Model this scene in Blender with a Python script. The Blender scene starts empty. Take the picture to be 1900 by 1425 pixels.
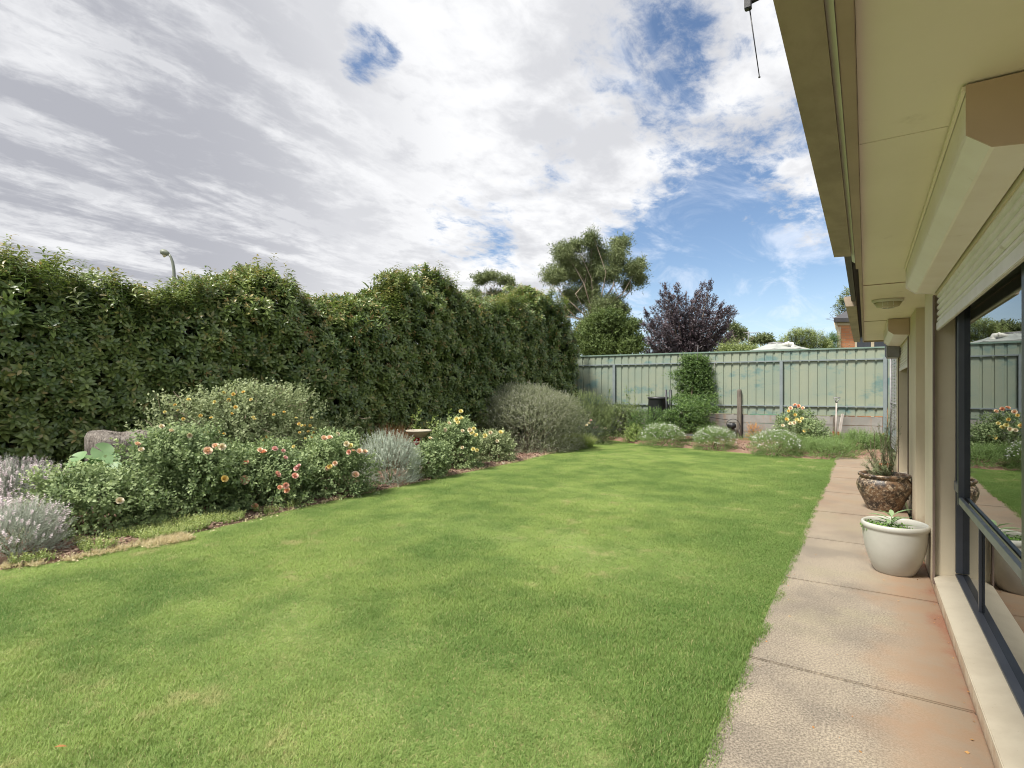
import bpy, math, random
import numpy as np
from mathutils import Vector
rng = np.random.default_rng(7); random.seed(7)
S = bpy.context.scene
COL = S.collection
# ------------------------------------------------------------------ camera frame (metres, y along the house, x to the right)
A = math.atan(656/1010); SA, CA = math.sin(A), math.cos(A); H = 1.5; HZ = 724.0; FP = 1010.0; CX = 950.0
def at(px, py, D):
    lat = (px-CX)/FP*D
    return np.array([lat*CA - D*SA, lat*SA + D*CA, H + (HZ-py)/FP*D])
def gd(px, py, z=0.0):
    return at(px, py, FP*(H-z)/(py-HZ))
cam = bpy.data.cameras.new('camera'); co = bpy.data.objects.new('camera', cam); COL.objects.link(co); S.camera = co
co.location = (0,0,H); co.rotation_euler = (math.pi/2, 0, A)
cam.sensor_width = 36; cam.lens = 36*FP/1900; cam.shift_y = (HZ-712.5)/1900; cam.clip_end = 3000; cam.clip_start = .05
# ------------------------------------------------------------------ materials
def newmat(name):
    m = bpy.data.materials.new(name); m.use_nodes = True
    nt = m.node_tree; b = nt.nodes['Principled BSDF']; return m, nt, b
def nd(nt, t, **k):
    n = nt.nodes.new(t)
    for a, v in k.items(): setattr(n, a, v)
    return n
def mth(nt, op, a, b=None, c=None, clamp=False):
    n = nt.nodes.new('ShaderNodeMath'); n.operation = op; n.use_clamp = clamp
    for i, v in enumerate((a, b, c)):
        if v is None: continue
        if isinstance(v, (int, float)): n.inputs[i].default_value = v
        else: nt.links.new(v, n.inputs[i])
    return n.outputs[0]
def noise(nt, vec, scale, detail=4, rough=.55, dist=0):
    n = nt.nodes.new('ShaderNodeTexNoise'); n.inputs['Scale'].default_value = scale; n.inputs['Detail'].default_value = detail
    n.inputs['Roughness'].default_value = rough; n.inputs['Distortion'].default_value = dist
    if vec is not None: nt.links.new(vec, n.inputs['Vector'])
    return n.outputs['Fac']
def rng_map(nt, v, a, b, c=0., d=1., smooth=True):
    n = nt.nodes.new('ShaderNodeMapRange'); n.interpolation_type = 'SMOOTHSTEP' if smooth else 'LINEAR'
    nt.links.new(v, n.inputs['Value'])
    for i, x in zip(('From Min','From Max','To Min','To Max'), (a,b,c,d)): n.inputs[i].default_value = x
    return n.outputs['Result']
def mixc(nt, f, a, b, mode='MIX'):
    n = nt.nodes.new('ShaderNodeMix'); n.data_type = 'RGBA'; n.blend_type = mode
    if isinstance(f, (int, float)): n.inputs[0].default_value = f
    else: nt.links.new(f, n.inputs[0])
    for i, v in ((6, a), (7, b)):
        if isinstance(v, tuple): n.inputs[i].default_value = (*v[:3], 1)
        else: nt.links.new(v, n.inputs[i])
    return n.outputs[2]
def wpos(nt): return nt.nodes.new('ShaderNodeNewGeometry').outputs['Position']
def mapping(nt, vec, scale=(1,1,1), rot=(0,0,0)):
    n = nt.nodes.new('ShaderNodeMapping'); n.inputs['Scale'].default_value = scale; n.inputs['Rotation'].default_value = rot
    nt.links.new(vec, n.inputs['Vector']); return n.outputs[0]
def bump(nt, b, h, strength=.3, dist=.01):
    n = nt.nodes.new('ShaderNodeBump'); n.inputs['Strength'].default_value = strength; n.inputs['Distance'].default_value = dist
    nt.links.new(h, n.inputs['Height']); nt.links.new(n.outputs[0], b.inputs['Normal'])
def surf(name, c1, c2, scale=3, rough=.7, bs=60, bst=.2, bd=.004, lo=.35, hi=.7, stretch=(1,1,1), c3=None, s3=20, metal=0, spec=.5, f3=(.55,.75)):
    m, nt, b = newmat(name); p = mapping(nt, wpos(nt), stretch)
    col = mixc(nt, rng_map(nt, noise(nt, p, scale, 6, .6), lo, hi), c1, c2)
    if c3: col = mixc(nt, rng_map(nt, noise(nt, p, s3, 5, .7), *f3), col, c3)
    nt.links.new(col, b.inputs['Base Color']); b.inputs['Roughness'].default_value = rough; b.inputs['Metallic'].default_value = metal
    b.inputs['Specular IOR Level'].default_value = spec
    bump(nt, b, noise(nt, p, bs, 3, .6), bst, bd)
    return m
def leafmat(name, dark, light, new=None, trans=.3, rough=.45, big=1.2, spec=.5, tip=None):
    """colour attribute: R leaf random, G cluster random, B young growth"""
    m, nt, b = newmat(name)
    at_ = nd(nt, 'ShaderNodeAttribute', attribute_name='tint'); sp = nd(nt, 'ShaderNodeSeparateColor'); nt.links.new(at_.outputs['Color'], sp.inputs[0])
    f = mth(nt, 'MULTIPLY_ADD', sp.outputs[0], .55, mth(nt, 'MULTIPLY', sp.outputs[1], .45))
    f = mth(nt, 'ADD', f, mth(nt, 'MULTIPLY_ADD', noise(nt, wpos(nt), big, 3), .9, -.45), clamp=True)
    col = mixc(nt, f, dark, light)
    if new: col = mixc(nt, sp.outputs[2], col, new)
    nt.links.new(col, b.inputs['Base Color']); b.inputs['Roughness'].default_value = rough; b.inputs['Specular IOR Level'].default_value = spec
    tr = nd(nt, 'ShaderNodeBsdfTranslucent'); hs = nd(nt, 'ShaderNodeHueSaturation'); hs.inputs['Saturation'].default_value = 1.15; hs.inputs['Value'].default_value = 1.3
    nt.links.new(col, hs.inputs['Color']); nt.links.new(hs.outputs[0], tr.inputs['Color'])
    mx = nd(nt, 'ShaderNodeMixShader'); mx.inputs[0].default_value = trans
    nt.links.new(b.outputs[0], mx.inputs[1]); nt.links.new(tr.outputs[0], mx.inputs[2]); nt.links.new(mx.outputs[0], nt.nodes['Material Output'].inputs[0])
    return m
M = {}
M['wall'] = surf('cream_render', (.66,.58,.43), (.60,.52,.38), 1.5, .85, 220, .35, .002, c3=(.5,.41,.28), s3=4, f3=(.6,.85))
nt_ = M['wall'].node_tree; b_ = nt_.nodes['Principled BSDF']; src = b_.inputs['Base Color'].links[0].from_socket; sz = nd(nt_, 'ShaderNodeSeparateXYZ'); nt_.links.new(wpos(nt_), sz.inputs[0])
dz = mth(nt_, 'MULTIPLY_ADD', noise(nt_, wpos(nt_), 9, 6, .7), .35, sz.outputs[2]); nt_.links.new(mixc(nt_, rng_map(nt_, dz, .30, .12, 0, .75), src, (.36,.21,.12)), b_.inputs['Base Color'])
M['sill'] = surf('speckled_sill', (.54,.48,.37), (.47,.41,.31), 4, .8, 90, .3, .002, c3=(.3,.24,.17), s3=95, f3=(.66,.72))
M['soffit'] = surf('soffit_paint', (.90,.82,.71), (.85,.77,.66), 1.2, .6, 30, .08, .003, c3=(.45,.38,.25), s3=3, f3=(.62,.9))
M['fascia'] = surf('brown_fascia', (.40,.305,.22), (.33,.25,.18), 3, .5, 60, .1, .002)
M['strip'] = surf('pale_metal_strip', (.62,.62,.53), (.55,.54,.46), 4, .45, 60, .1, .002)
M['gutter'] = surf('dirty_gutter', (.38,.30,.225), (.26,.20,.145), 5, .55, 80, .3, .002, c3=(.34,.29,.2), s3=28, f3=(.6,.75), stretch=(1,.5,1))
M['shbox'] = surf('shutter_enamel', (.90,.83,.79), (.85,.77,.72), 4, .35, 60, .05, .001, c3=(.5,.4,.28), s3=9, f3=(.6,.85))
M['shend'] = surf('tan_shutter_end', (.56,.42,.32), (.52,.39,.29), 3, .5, 60, .05, .001)
M['slat'] = surf('shutter_slat', (.80,.74,.70), (.72,.66,.6), 5, .38, 60, .05, .001, c3=(.44,.35,.26), s3=12, f3=(.6,.8))
M['rail'] = surf('brown_rail', (.2,.145,.12), (.15,.11,.09), 5, .5)
M['charcoal'] = surf('charcoal_frame', (.05,.056,.07), (.065,.072,.088), 5, .35, 60, .05, .001)
M['greyalu'] = surf('grey_aluminium', (.2,.22,.24), (.15,.165,.18), 8, .35, 60, .05, .001)
M['rooftile'] = surf('dark_roof_tile', (.05,.05,.055), (.075,.07,.07), 6, .6)
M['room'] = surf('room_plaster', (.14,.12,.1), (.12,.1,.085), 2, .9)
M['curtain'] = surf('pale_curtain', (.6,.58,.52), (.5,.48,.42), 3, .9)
M['rustpipe'] = surf('metal_grey', (.25,.25,.26), (.2,.19,.19), 6, .5)
M['black'] = surf('black_plastic', (.018,.019,.022), (.03,.031,.035), 6, .45)
M['white_pl'] = surf('white_plastic', (.75,.74,.68), (.65,.63,.56), 6, .4)
M['lens'] = surf('frosted_lens', (.55,.5,.36), (.48,.43,.3), 6, .3)
def glassmat():
    m, nt, b = newmat('window_glass'); nt.nodes.remove(b)
    t = nd(nt, 'ShaderNodeBsdfTransparent'); t.inputs[0].default_value = (.42,.45,.45,1)
    g = nd(nt, 'ShaderNodeBsdfGlossy'); g.inputs['Roughness'].default_value = .004; g.inputs['Color'].default_value = (.92,.95,.95,1)
    f = nd(nt, 'ShaderNodeFresnel'); f.inputs[0].default_value = 2.9
    mx = nd(nt, 'ShaderNodeMixShader'); nt.links.new(f.outputs[0], mx.inputs[0]); nt.links.new(t.outputs[0], mx.inputs[1]); nt.links.new(g.outputs[0], mx.inputs[2])
    nt.links.new(mx.outputs[0], nt.nodes['Material Output'].inputs[0]); return m
M['glass'] = glassmat()
def pathmat():
    m, nt, b = newmat('stained_concrete'); p = wpos(nt); sx = nd(nt, 'ShaderNodeSeparateXYZ'); nt.links.new(p, sx.inputs[0])
    big = noise(nt, p, 1.6, 5, .65); sp = noise(nt, p, 92, 5, .85)
    base = mixc(nt, rng_map(nt, big, .35, .65), (.28,.235,.17), (.13,.11,.082))
    base = mixc(nt, mth(nt, 'MULTIPLY', rng_map(nt, noise(nt, p, .9, 4, .6), .5, .62), .6), base, (.24,.22,.13))
    base = mixc(nt, rng_map(nt, sp, .4, .6), mixc(nt, .62, base, (.06,.048,.04)), mixc(nt, .3, base, (.6,.52,.42)))
    e = mth(nt, 'ADD', sx.outputs[0], mth(nt, 'MULTIPLY_ADD', noise(nt, p, 1.3, 5, .6), .9, -.45))
    rust = rng_map(nt, e, -.08, .26)
    far = rng_map(nt, sx.outputs[1], 5.5, 9, 0, .55)
    rc = mixc(nt, rng_map(nt, noise(nt, p, 3.5, 5, .65), .35, .65), (.27,.175,.105), (.25,.195,.135))
    rc = mixc(nt, rng_map(nt, sp, .35, .7, 0, .55), rc, (.2,.12,.08))
    rc = mixc(nt, rng_map(nt, e, .36, .52), rc, (.24,.10,.055))
    col = mixc(nt, mth(nt, 'MAXIMUM', mth(nt, 'MULTIPLY', rust, .85), far), base, rc)
    nt.links.new(col, b.inputs['Base Color']); b.inputs['Roughness'].default_value = .85
    bump(nt, b, mth(nt, 'ADD', sp, noise(nt, p, 160, 3)), .3, .0012); return m
M['path'] = pathmat()
M['joint'] = surf('path_joint_soil', (.05,.04,.03), (.09,.065,.045), 30, .95)
def soilmat():
    m, nt, b = newmat('mulched_soil'); p = wpos(nt)
    c = mixc(nt, rng_map(nt, noise(nt, p, 1.1, 5, .6), .4, .62), (.17,.085,.055), (.21,.13,.085))
    c = mixc(nt, rng_map(nt, noise(nt, p, 38, 4, .8), .5, .62), c, (.36,.26,.19))
    c = mixc(nt, rng_map(nt, noise(nt, p, 25, 4, .8), .58, .66), c, (.07,.045,.035))
    nt.links.new(c, b.inputs['Base Color']); b.inputs['Roughness'].default_value = .95
    bump(nt, b, noise(nt, p, 30, 5, .8), .9, .03); return m
M['soil'] = soilmat()
M['mulch'] = surf('mulch_chip', (.20,.10,.065), (.34,.24,.17), 9, .9)
M['earth'] = surf('open_ground', (.12,.1,.06), (.1,.13,.05), .4, .95, 10, .5, .02)
def lawnmat():
    m, nt, b = newmat('lawn_grass'); p = wpos(nt)
    at_ = nd(nt, 'ShaderNodeAttribute', attribute_name='tint', attribute_type='GEOMETRY'); sp = nd(nt, 'ShaderNodeSeparateColor'); nt.links.new(at_.outputs['Color'], sp.inputs[0])
    sx = nd(nt, 'ShaderNodeSeparateXYZ'); nt.links.new(p, sx.inputs[0])
    pm = mapping(nt, p, (1,1,.01))
    big = noise(nt, pm, .55, 4, .55); med = noise(nt, pm, 2.2, 4, .6)
    f = mth(nt, 'ADD', mth(nt, 'MULTIPLY', rng_map(nt, big, .36, .64), .6), mth(nt, 'MULTIPLY', rng_map(nt, med, .35, .65), .4))
    f = mth(nt, 'MULTIPLY', f, rng_map(nt, sx.outputs[0], .0, -2.6, .15, 1.))  # soft house shade painted into the grass colour, deeper green toward the path
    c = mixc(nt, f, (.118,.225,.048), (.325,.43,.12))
    c = mixc(nt, mth(nt, 'MULTIPLY', sp.outputs[0], .5), c, (.36,.46,.15))
    straw = mth(nt, 'MULTIPLY', rng_map(nt, noise(nt, pm, 3.1, 6, .72), .52, .70), rng_map(nt, big, .42, .62))
    straw = mth(nt, 'MAXIMUM', mth(nt, 'MULTIPLY', straw, .75), mth(nt, 'MULTIPLY', sp.outputs[2], .85))
    c = mixc(nt, straw, c, (.52,.46,.235))
    nt.links.new(c, b.inputs['Base Color']); b.inputs['Roughness'].default_value = .55; b.inputs['Specular IOR Level'].default_value = .3
    tr = nd(nt, 'ShaderNodeBsdfTranslucent'); nt.links.new(c, tr.inputs['Color'])
    mx = nd(nt, 'ShaderNodeMixShader'); mx.inputs[0].default_value = .35
    nt.links.new(b.outputs[0], mx.inputs[1]); nt.links.new(tr.outputs[0], mx.inputs[2]); nt.links.new(mx.outputs[0], nt.nodes['Material Output'].inputs[0])
    return m
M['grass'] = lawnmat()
M['turf'] = surf('turf_thatch', (.13,.20,.045), (.2,.24,.08), 2, .95, 90, .6, .01, c3=(.3,.25,.12), s3=30, f3=(.5,.7))
def fencemat():
    m, nt, b = newmat('faded_green_sheet'); p = wpos(nt)
    q = mapping(nt, p, (.8,.8,1.1), (0,0,-.1))
    c = mixc(nt, rng_map(nt, noise(nt, q, 1.1, 5, .6), .35, .62), (.25,.30,.24), (.295,.325,.245))
    c = mixc(nt, mth(nt, 'MULTIPLY', rng_map(nt, noise(nt, mapping(nt, p, (1.1,1.1,1.9)), 1.2, 6, .68), .50, .66), .85), c, (.12,.22,.22))
    c = mixc(nt, mth(nt, 'MULTIPLY', rng_map(nt, noise(nt, mapping(nt, p, (14,14,.7)), 1.5, 4, .6), .5, .75), .35), c, (.23,.31,.26))
    c = mixc(nt, rng_map(nt, noise(nt, p, 14, 5, .75), .66, .75), c, (.2,.23,.19))
    nt.links.new(c, b.inputs['Base Color']); b.inputs['Roughness'].default_value = .5; return m
M['fence'] = fencemat()
M['fcap'] = surf('green_cap_rail', (.17,.25,.21), (.21,.28,.23), 4, .5)
M['fpost'] = surf('grey_green_post', (.24,.28,.29), (.2,.235,.245), 4, .5, c3=(.34,.33,.3), s3=16, f3=(.6,.8))
def sleepermat():
    m, nt, b = newmat('concrete_sleeper'); p = wpos(nt)
    c = mixc(nt, rng_map(nt, noise(nt, p, 2, 5, .6), .35, .65), (.31,.30,.28), (.24,.23,.21))
    c = mixc(nt, mth(nt, 'MULTIPLY', rng_map(nt, noise(nt, mapping(nt, p, (5,5,.6)), 1.6, 4, .6), .56, .7), .5), c, (.32,.2,.13))
    nt.links.new(c, b.inputs['Base Color']); b.inputs['Roughness'].default_value = .9; bump(nt, b, noise(nt, p, 60, 3), .2, .004); return m
M['sleeper'] = sleepermat()
def brickmat():
    m, nt, b = newmat('orange_brick'); tc = nd(nt, 'ShaderNodeTexCoord')
    mp = nd(nt, 'ShaderNodeMapping'); nt.links.new(tc.outputs['UV'], mp.inputs[0])
    br = nd(nt, 'ShaderNodeTexBrick'); br.inputs['Scale'].default_value = 1; br.inputs['Brick Width'].default_value = .34; br.inputs['Row Height'].default_value = .1; br.inputs['Mortar Size'].default_value = .008
    br.inputs['Color1'].default_value = (.52,.20,.09,1); br.inputs['Color2'].default_value = (.62,.29,.14,1); br.inputs['Mortar'].default_value = (.4,.27,.18,1)
    nt.links.new(mp.outputs[0], br.inputs[0]); nt.links.new(br.outputs[0], b.inputs['Base Color']); b.inputs['Roughness'].default_value = .9; return m
M['brick'] = brickmat()
M['cream'] = surf('cream_paint', (.66,.56,.4), (.6,.5,.35), 3, .7)
M['bark'] = surf('bark', (.16,.12,.085), (.24,.19,.14), 6, .9, 30, .6, .01)
M['gumbark'] = surf('pale_gum_bark', (.42,.34,.27), (.26,.19,.14), 3, .8, 20, .4, .01, stretch=(1,1,.4))
M['twig'] = surf('dry_twig', (.36,.28,.22), (.26,.2,.15), 8, .9)
M['greenstem'] = surf('green_stem', (.12,.17,.05), (.17,.2,.08), 6, .7)
M['oldwood'] = surf('weathered_wood', (.2,.17,.14), (.1,.085,.07), 4, .95, 40, .8, .01, stretch=(4,4,.5), c3=(.3,.26,.22), s3=10)
M['stone'] = surf('weathered_stump', (.26,.23,.2), (.1,.08,.07), 5, .95, 20, 1., .04, stretch=(3,3,.8), c3=(.4,.37,.33), s3=12, f3=(.5,.7))
M['pale_stone'] = surf('pale_stone', (.55,.5,.42), (.42,.37,.3), 8, .9, 30, .5, .01)
M['bath'] = surf('bird_bath_stone', (.38,.34,.27), (.26,.22,.17), 7, .85, 50, .4, .005)
M['glaze'] = surf('white_glaze', (.46,.455,.41), (.41,.40,.355), 3, .3, 20, .05, .004, c3=(.42,.33,.23), s3=14, f3=(.66,.8))
def urnmat():
    m, nt, b = newmat('mottled_urn_glaze'); p = wpos(nt)
    c = mixc(nt, rng_map(nt, noise(nt, p, 7, 6, .7), .42, .58), (.03,.022,.018), (.17,.10,.055))
    c = mixc(nt, rng_map(nt, noise(nt, p, 26, 6, .8), .5, .6), c, (.36,.29,.21))
    nt.links.new(c, b.inputs['Base Color']); b.inputs['Roughness'].default_value = .45; bump(nt, b, noise(nt, p, 60, 4), .5, .006); return m
M['urn'] = urnmat()
M['terra'] = surf('terracotta', (.45,.14,.07), (.36,.11,.06), 6, .8)
M['rust'] = surf('rusty_metal', (.33,.09,.04), (.22,.07,.04), 9, .9)
M['toolwood'] = surf('worn_tool_wood', (.5,.46,.42), (.35,.3,.27), 10, .85, stretch=(1,1,.3))
M['tankroof'] = surf('tank_roof', (.36,.38,.35), (.28,.3,.28), 3, .5)
M['tank'] = surf('tank_green', (.12,.25,.17), (.15,.29,.2), 3, .5)
M['lamp'] = surf('lamp_pole', (.17,.19,.15), (.21,.23,.18), 3, .5)
# foliage
L = {}
L['hedge'] = leafmat('hedge_leaf', (.062,.112,.040), (.265,.335,.105), (.44,.32,.14), .20, .33, 1.0, .55)
L['hedgenew'] = leafmat('hedge_new_leaf', (.30,.15,.06), (.28,.28,.09), (.42,.2,.1), .3, .4)
L['rose'] = leafmat('rose_leaf', (.12,.18,.08), (.34,.42,.20), (.45,.52,.26), .25, .55, 2.0, .25)
L['roseolive'] = leafmat('pale_rose_leaf', (.18,.23,.11), (.40,.45,.25), (.5,.54,.32), .3, .55, 2.0, .25)
L['lav'] = leafmat('lavender_leaf', (.27,.31,.24), (.52,.55,.47), (.55,.5,.5), .2, .7, 3)
L['lavflower'] = leafmat('lavender_spike', (.48,.40,.42), (.72,.64,.66), None, .2, .8, 3)
L['silver'] = leafmat('silver_leaf', (.23,.28,.21), (.50,.55,.46), (.6,.6,.6), .2, .7, 3)
L['west'] = leafmat('grey_olive_leaf', (.16,.19,.09), (.40,.42,.28), (.55,.52,.52), .3, .7, 1.6, .2)
L['olive'] = leafmat('olive_shrub_leaf', (.09,.13,.045), (.22,.28,.10), (.38,.36,.2), .25, .5, 2)
L['vine'] = leafmat('vine_leaf', (.035,.08,.025), (.155,.25,.065), (.34,.46,.13), .3, .45, 2.4)
L['lime'] = leafmat('lime_weed_leaf', (.17,.25,.06), (.34,.43,.14), (.42,.45,.18), .3, .5, 3)
L['ground'] = leafmat('ground_cover_leaf', (.11,.19,.05), (.27,.38,.13), (.4,.45,.2), .3, .5, 3)
L['bigleaf'] = leafmat('broad_leaf', (.16,.28,.12), (.25,.38,.17), None, .3, .5, 3)
L['rosemary'] = leafmat('rosemary_leaf', (.11,.14,.065), (.24,.28,.14), None, .2, .6, 5)
L['sage'] = leafmat('sage_leaf', (.22,.33,.16), (.38,.47,.28), None, .25, .6, 5)
L['parsley'] = leafmat('parsley_leaf', (.09,.2,.03), (.2,.36,.07), None, .3, .45, 8)
L['gum'] = leafmat('gum_leaf', (.085,.12,.05), (.26,.30,.14), (.3,.32,.18), .2, .6, .5, .3)
L['midtree'] = leafmat('mid_tree_leaf', (.06,.095,.03), (.18,.235,.075), (.3,.34,.12), .22, .6, .9, .25)
L['purple'] = leafmat('purple_leaf', (.05,.036,.042), (.155,.125,.14), (.2,.1,.115), .15, .5, 1.2, .45)
L['palegreen'] = leafmat('pale_shrub_leaf', (.15,.2,.06), (.3,.36,.13), (.4,.42,.2), .25, .5, .8)
L['conifer'] = leafmat('conifer_leaf', (.07,.14,.05), (.15,.24,.08), None, .2, .6, 1)
L['dryleaf'] = leafmat('dry_leaf', (.4,.16,.06), (.5,.3,.1), None, .2, .7, 3)
L['copper'] = leafmat('copper_grass', (.22,.085,.045), (.40,.2,.1), None, .2, .7, 3)
L['straw'] = leafmat('straw_grass', (.50,.42,.24), (.66,.58,.38), None, .2, .8, 3)
L['white'] = leafmat('white_petal', (.62,.62,.58), (.8,.8,.77), None, .3, .6, 3)
def petal(name, out, inn):
    m, nt, b = newmat(name); at_ = nd(nt, 'ShaderNodeAttribute', attribute_name='tint'); sp = nd(nt, 'ShaderNodeSeparateColor'); nt.links.new(at_.outputs['Color'], sp.inputs[0])
    c = mixc(nt, sp.outputs[2], out, inn); nt.links.new(c, b.inputs['Base Color']); b.inputs['Roughness'].default_value = .6
    b.inputs['Subsurface Weight'].default_value = .1; b.inputs['Subsurface Radius'].default_value = (.01,.005,.003); return m
PET = {'peach': petal('peach_petal', (.88,.70,.54), (.86,.54,.32)), 'coral': petal('coral_petal', (.88,.58,.47), (.82,.38,.28)),
       'orange': petal('orange_petal', (.86,.55,.38), (.78,.36,.2)), 'yellow': petal('yellow_petal', (.86,.70,.28), (.82,.56,.12)), 'lemon': petal('lemon_petal', (.86,.80,.42), (.8,.66,.2)),
       'pink': petal('pink_petal', (.82,.55,.50), (.75,.4,.35)), 'cream': petal('cream_petal', (.85,.78,.6), (.8,.65,.38)), 'red': petal('red_petal', (.35,.01,.015), (.2,.005,.01))}
# ------------------------------------------------------------------ object helpers
def tag(o, label=None, cat=None, group=None, kind=None):
    if label: o['label'] = label
    if cat: o['category'] = cat
    if group: o['group'] = group
    if kind: o['kind'] = kind
    return o
def empty(name, loc, label=None, cat=None, group=None, parent=None):
    o = bpy.data.objects.new(name, None); COL.objects.link(o); o.location = loc; o.empty_display_size = .1
    if parent: o.parent = parent
    return tag(o, label, cat, group)
def link(name, me, parent=None):
    o = bpy.data.objects.new(name, me); COL.objects.link(o)
    if parent:
        o.parent = parent
        # geometry is written in world space: undo the parent chain's offset
        p = parent; off = Vector((0,0,0))
        while p: off += p.location; p = p.parent
        o.location = -off
    return o
def centre(o):
    """move a top-level mesh's origin to the base of its geometry"""
    n = len(o.data.vertices); a = np.empty(n*3, np.float32); o.data.vertices.foreach_get('co', a); a = a.reshape(-1,3)
    c = np.array([(a[:,0].min()+a[:,0].max())/2, (a[:,1].min()+a[:,1].max())/2, a[:,2].min()])
    o.data.vertices.foreach_set('co', (a-c).ravel()); o.location = Vector(c)+o.location; o.data.update(); return o
class MB:
    def __init__(s): s.v = []; s.f = []; s.uv = None; s.sm = []
    def add(s, vs, fs, smooth=False):
        n = len(s.v); s.v += [tuple(map(float, v)) for v in vs]; s.f += [tuple(i+n for i in f) for f in fs]; s.sm += [smooth]*len(fs); return s
    def box(s, x0, x1, y0, y1, z0, z1, rot=0, org=(0,0)):
        vs = [(x,y,z) for z in (z0,z1) for y in (y0,y1) for x in (x0,x1)]
        if rot:
            c, q = math.cos(rot), math.sin(rot); vs = [(org[0]+(x-org[0])*c-(y-org[1])*q, org[1]+(x-org[0])*q+(y-org[1])*c, z) for x,y,z in vs]
        return s.add(vs, [(0,2,3,1),(4,5,7,6),(0,1,5,4),(2,6,7,3),(0,4,6,2),(1,3,7,5)])
    def tube(s, pts, r, n=8, caps=True):
        pts = [np.array(p, float) for p in pts]; R = r if hasattr(r, '__len__') else [r]*len(pts); vs = []
        up = np.array([0,0,1.]); 
        for i, p in enumerate(pts):
            d = pts[min(i+1, len(pts)-1)]-pts[max(i-1,0)]; d = d/(np.linalg.norm(d)+1e-9)
            ref = up if abs(d[2]) < .9 else np.array([1.,0,0]); a = np.cross(d, ref); a /= np.linalg.norm(a); b = np.cross(d, a)
            for k in range(n):
                t = 2*math.pi*k/n; vs.append(p+R[i]*(a*math.cos(t)+b*math.sin(t)))
        fs = [(i*n+k, i*n+(k+1)%n, (i+1)*n+(k+1)%n, (i+1)*n+k) for i in range(len(pts)-1) for k in range(n)]
        if caps: fs += [tuple(range(n))[::-1], tuple((len(pts)-1)*n+k for k in range(n))]
        return s.add(vs, fs, True)
    def lathe(s, prof, c, n=40, sx=1, sy=1):
        vs = [(c[0]+r*sx*math.cos(2*math.pi*k/n), c[1]+r*sy*math.sin(2*math.pi*k/n), c[2]+z) for r,z in prof for k in range(n)]
        fs = [(i*n+k, i*n+(k+1)%n, (i+1)*n+(k+1)%n, (i+1)*n+k) for i in range(len(prof)-1) for k in range(n)]
        return s.add(vs, fs, True)
    def prism(s, prof, y0, y1):
        """profile in (x,z), swept along y"""
        n = len(prof); vs = [(x,y0,z) for x,z in prof]+[(x,y1,z) for x,z in prof]
        return s.add(vs, [(i,(i+1)%n,n+(i+1)%n,n+i) for i in range(n)]+[tuple(range(n))[::-1], tuple(range(n,2*n))])
    def mesh(s, name, mat, bevel=0):
        me = bpy.data.meshes.new(name); me.from_pydata(s.v, [], s.f)
        me.polygons.foreach_set('use_smooth', s.sm); me.materials.append(mat)
        if not isinstance(bevel, bool) and bevel > 0: pass
        return me
    def build(s, name, mat, parent=None, bevel=0):
        o = link(name, s.mesh(name, mat), parent)
        import bmesh
        bm = bmesh.new(); bm.from_mesh(o.data); bmesh.ops.recalc_face_normals(bm, faces=bm.faces)
        if bevel:
            es = [e for e in bm.edges if len(e.link_faces) == 2 and e.calc_face_angle(0) > .6]
            bmesh.ops.bevel(bm, geom=es, offset=bevel, segments=2, affect='EDGES')
        bm.to_mesh(o.data); bm.free()
        return o
# ------------------------------------------------------------------ numpy scatter
class T:   # template: verts, faces, per-vertex (leaf random, young)
    def __init__(s): s.v=[]; s.f=[]; s.r=[]; s.b=[]
    def add(s, v, f, r, b):
        n = sum(len(x) for x in s.v); s.v.append(np.asarray(v, float)); s.f += [tuple(i+n for i in q) for q in f]; s.r += [r]*len(v)
        s.b += list(b) if hasattr(b,'__len__') else [b]*len(v); return s
    def fin(s):
        s.V = np.concatenate(s.v); s.R = np.array(s.r); s.B = np.array(s.b); s.loops = np.array([i for f in s.f for i in f]); s.sizes = np.array([len(f) for f in s.f]); return s
def frames(d, roll=None):
    d = d/np.linalg.norm(d, axis=1, keepdims=True); n = len(d)
    ref = np.where(np.abs(d[:,2:3]) < .95, np.array([[0,0,1.]]), np.array([[1.,0,0]]))
    a = np.cross(ref, d); a /= np.linalg.norm(a, axis=1, keepdims=True); b = np.cross(d, a)
    if roll is None: roll = rng.random(n)*2*np.pi
    c, s_ = np.cos(roll)[:,None], np.sin(roll)[:,None]
    return np.stack([a*c+b*s_, b*c-a*s_, d], axis=2)      # columns: x,y,z axes
def leafgeo(l=1., w=.34, fold=.25, curve=.25):
    """leaf growing along +y in xy plane, fold upward, curving down (-z)"""
    x = w/2*l; z = lambda t: -curve*l*t*t
    v = [(0,0,0), (-x*.9,.38*l,z(.38)+fold*x), (0,.38*l,z(.38)), (x*.9,.38*l,z(.38)+fold*x), (-x*.75,.7*l,z(.7)+fold*x*.8), (0,.7*l,z(.7)), (x*.75,.7*l,z(.7)+fold*x*.8), (0,l,z(1))]
    return np.array(v), [(0,2,1),(0,3,2),(1,2,5,4),(2,3,6,5),(4,5,7),(5,6,7)]
def simple_leaf(l=1., w=.34, curve=.15):
    x = w/2*l
    return np.array([(0,0,0),(-x,.45*l,-curve*.2*l),(x,.45*l,-curve*.2*l),(0,l,-curve*l)]), [(0,2,3,1)]
def rotz(v, a): c, s_ = math.cos(a), math.sin(a); return v@np.array([[c,s_,0],[-s_,c,0],[0,0,1]])
def rotx(v, a): c, s_ = math.cos(a), math.sin(a); return v@np.array([[1,0,0],[0,c,s_],[0,-s_,c]])
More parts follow.
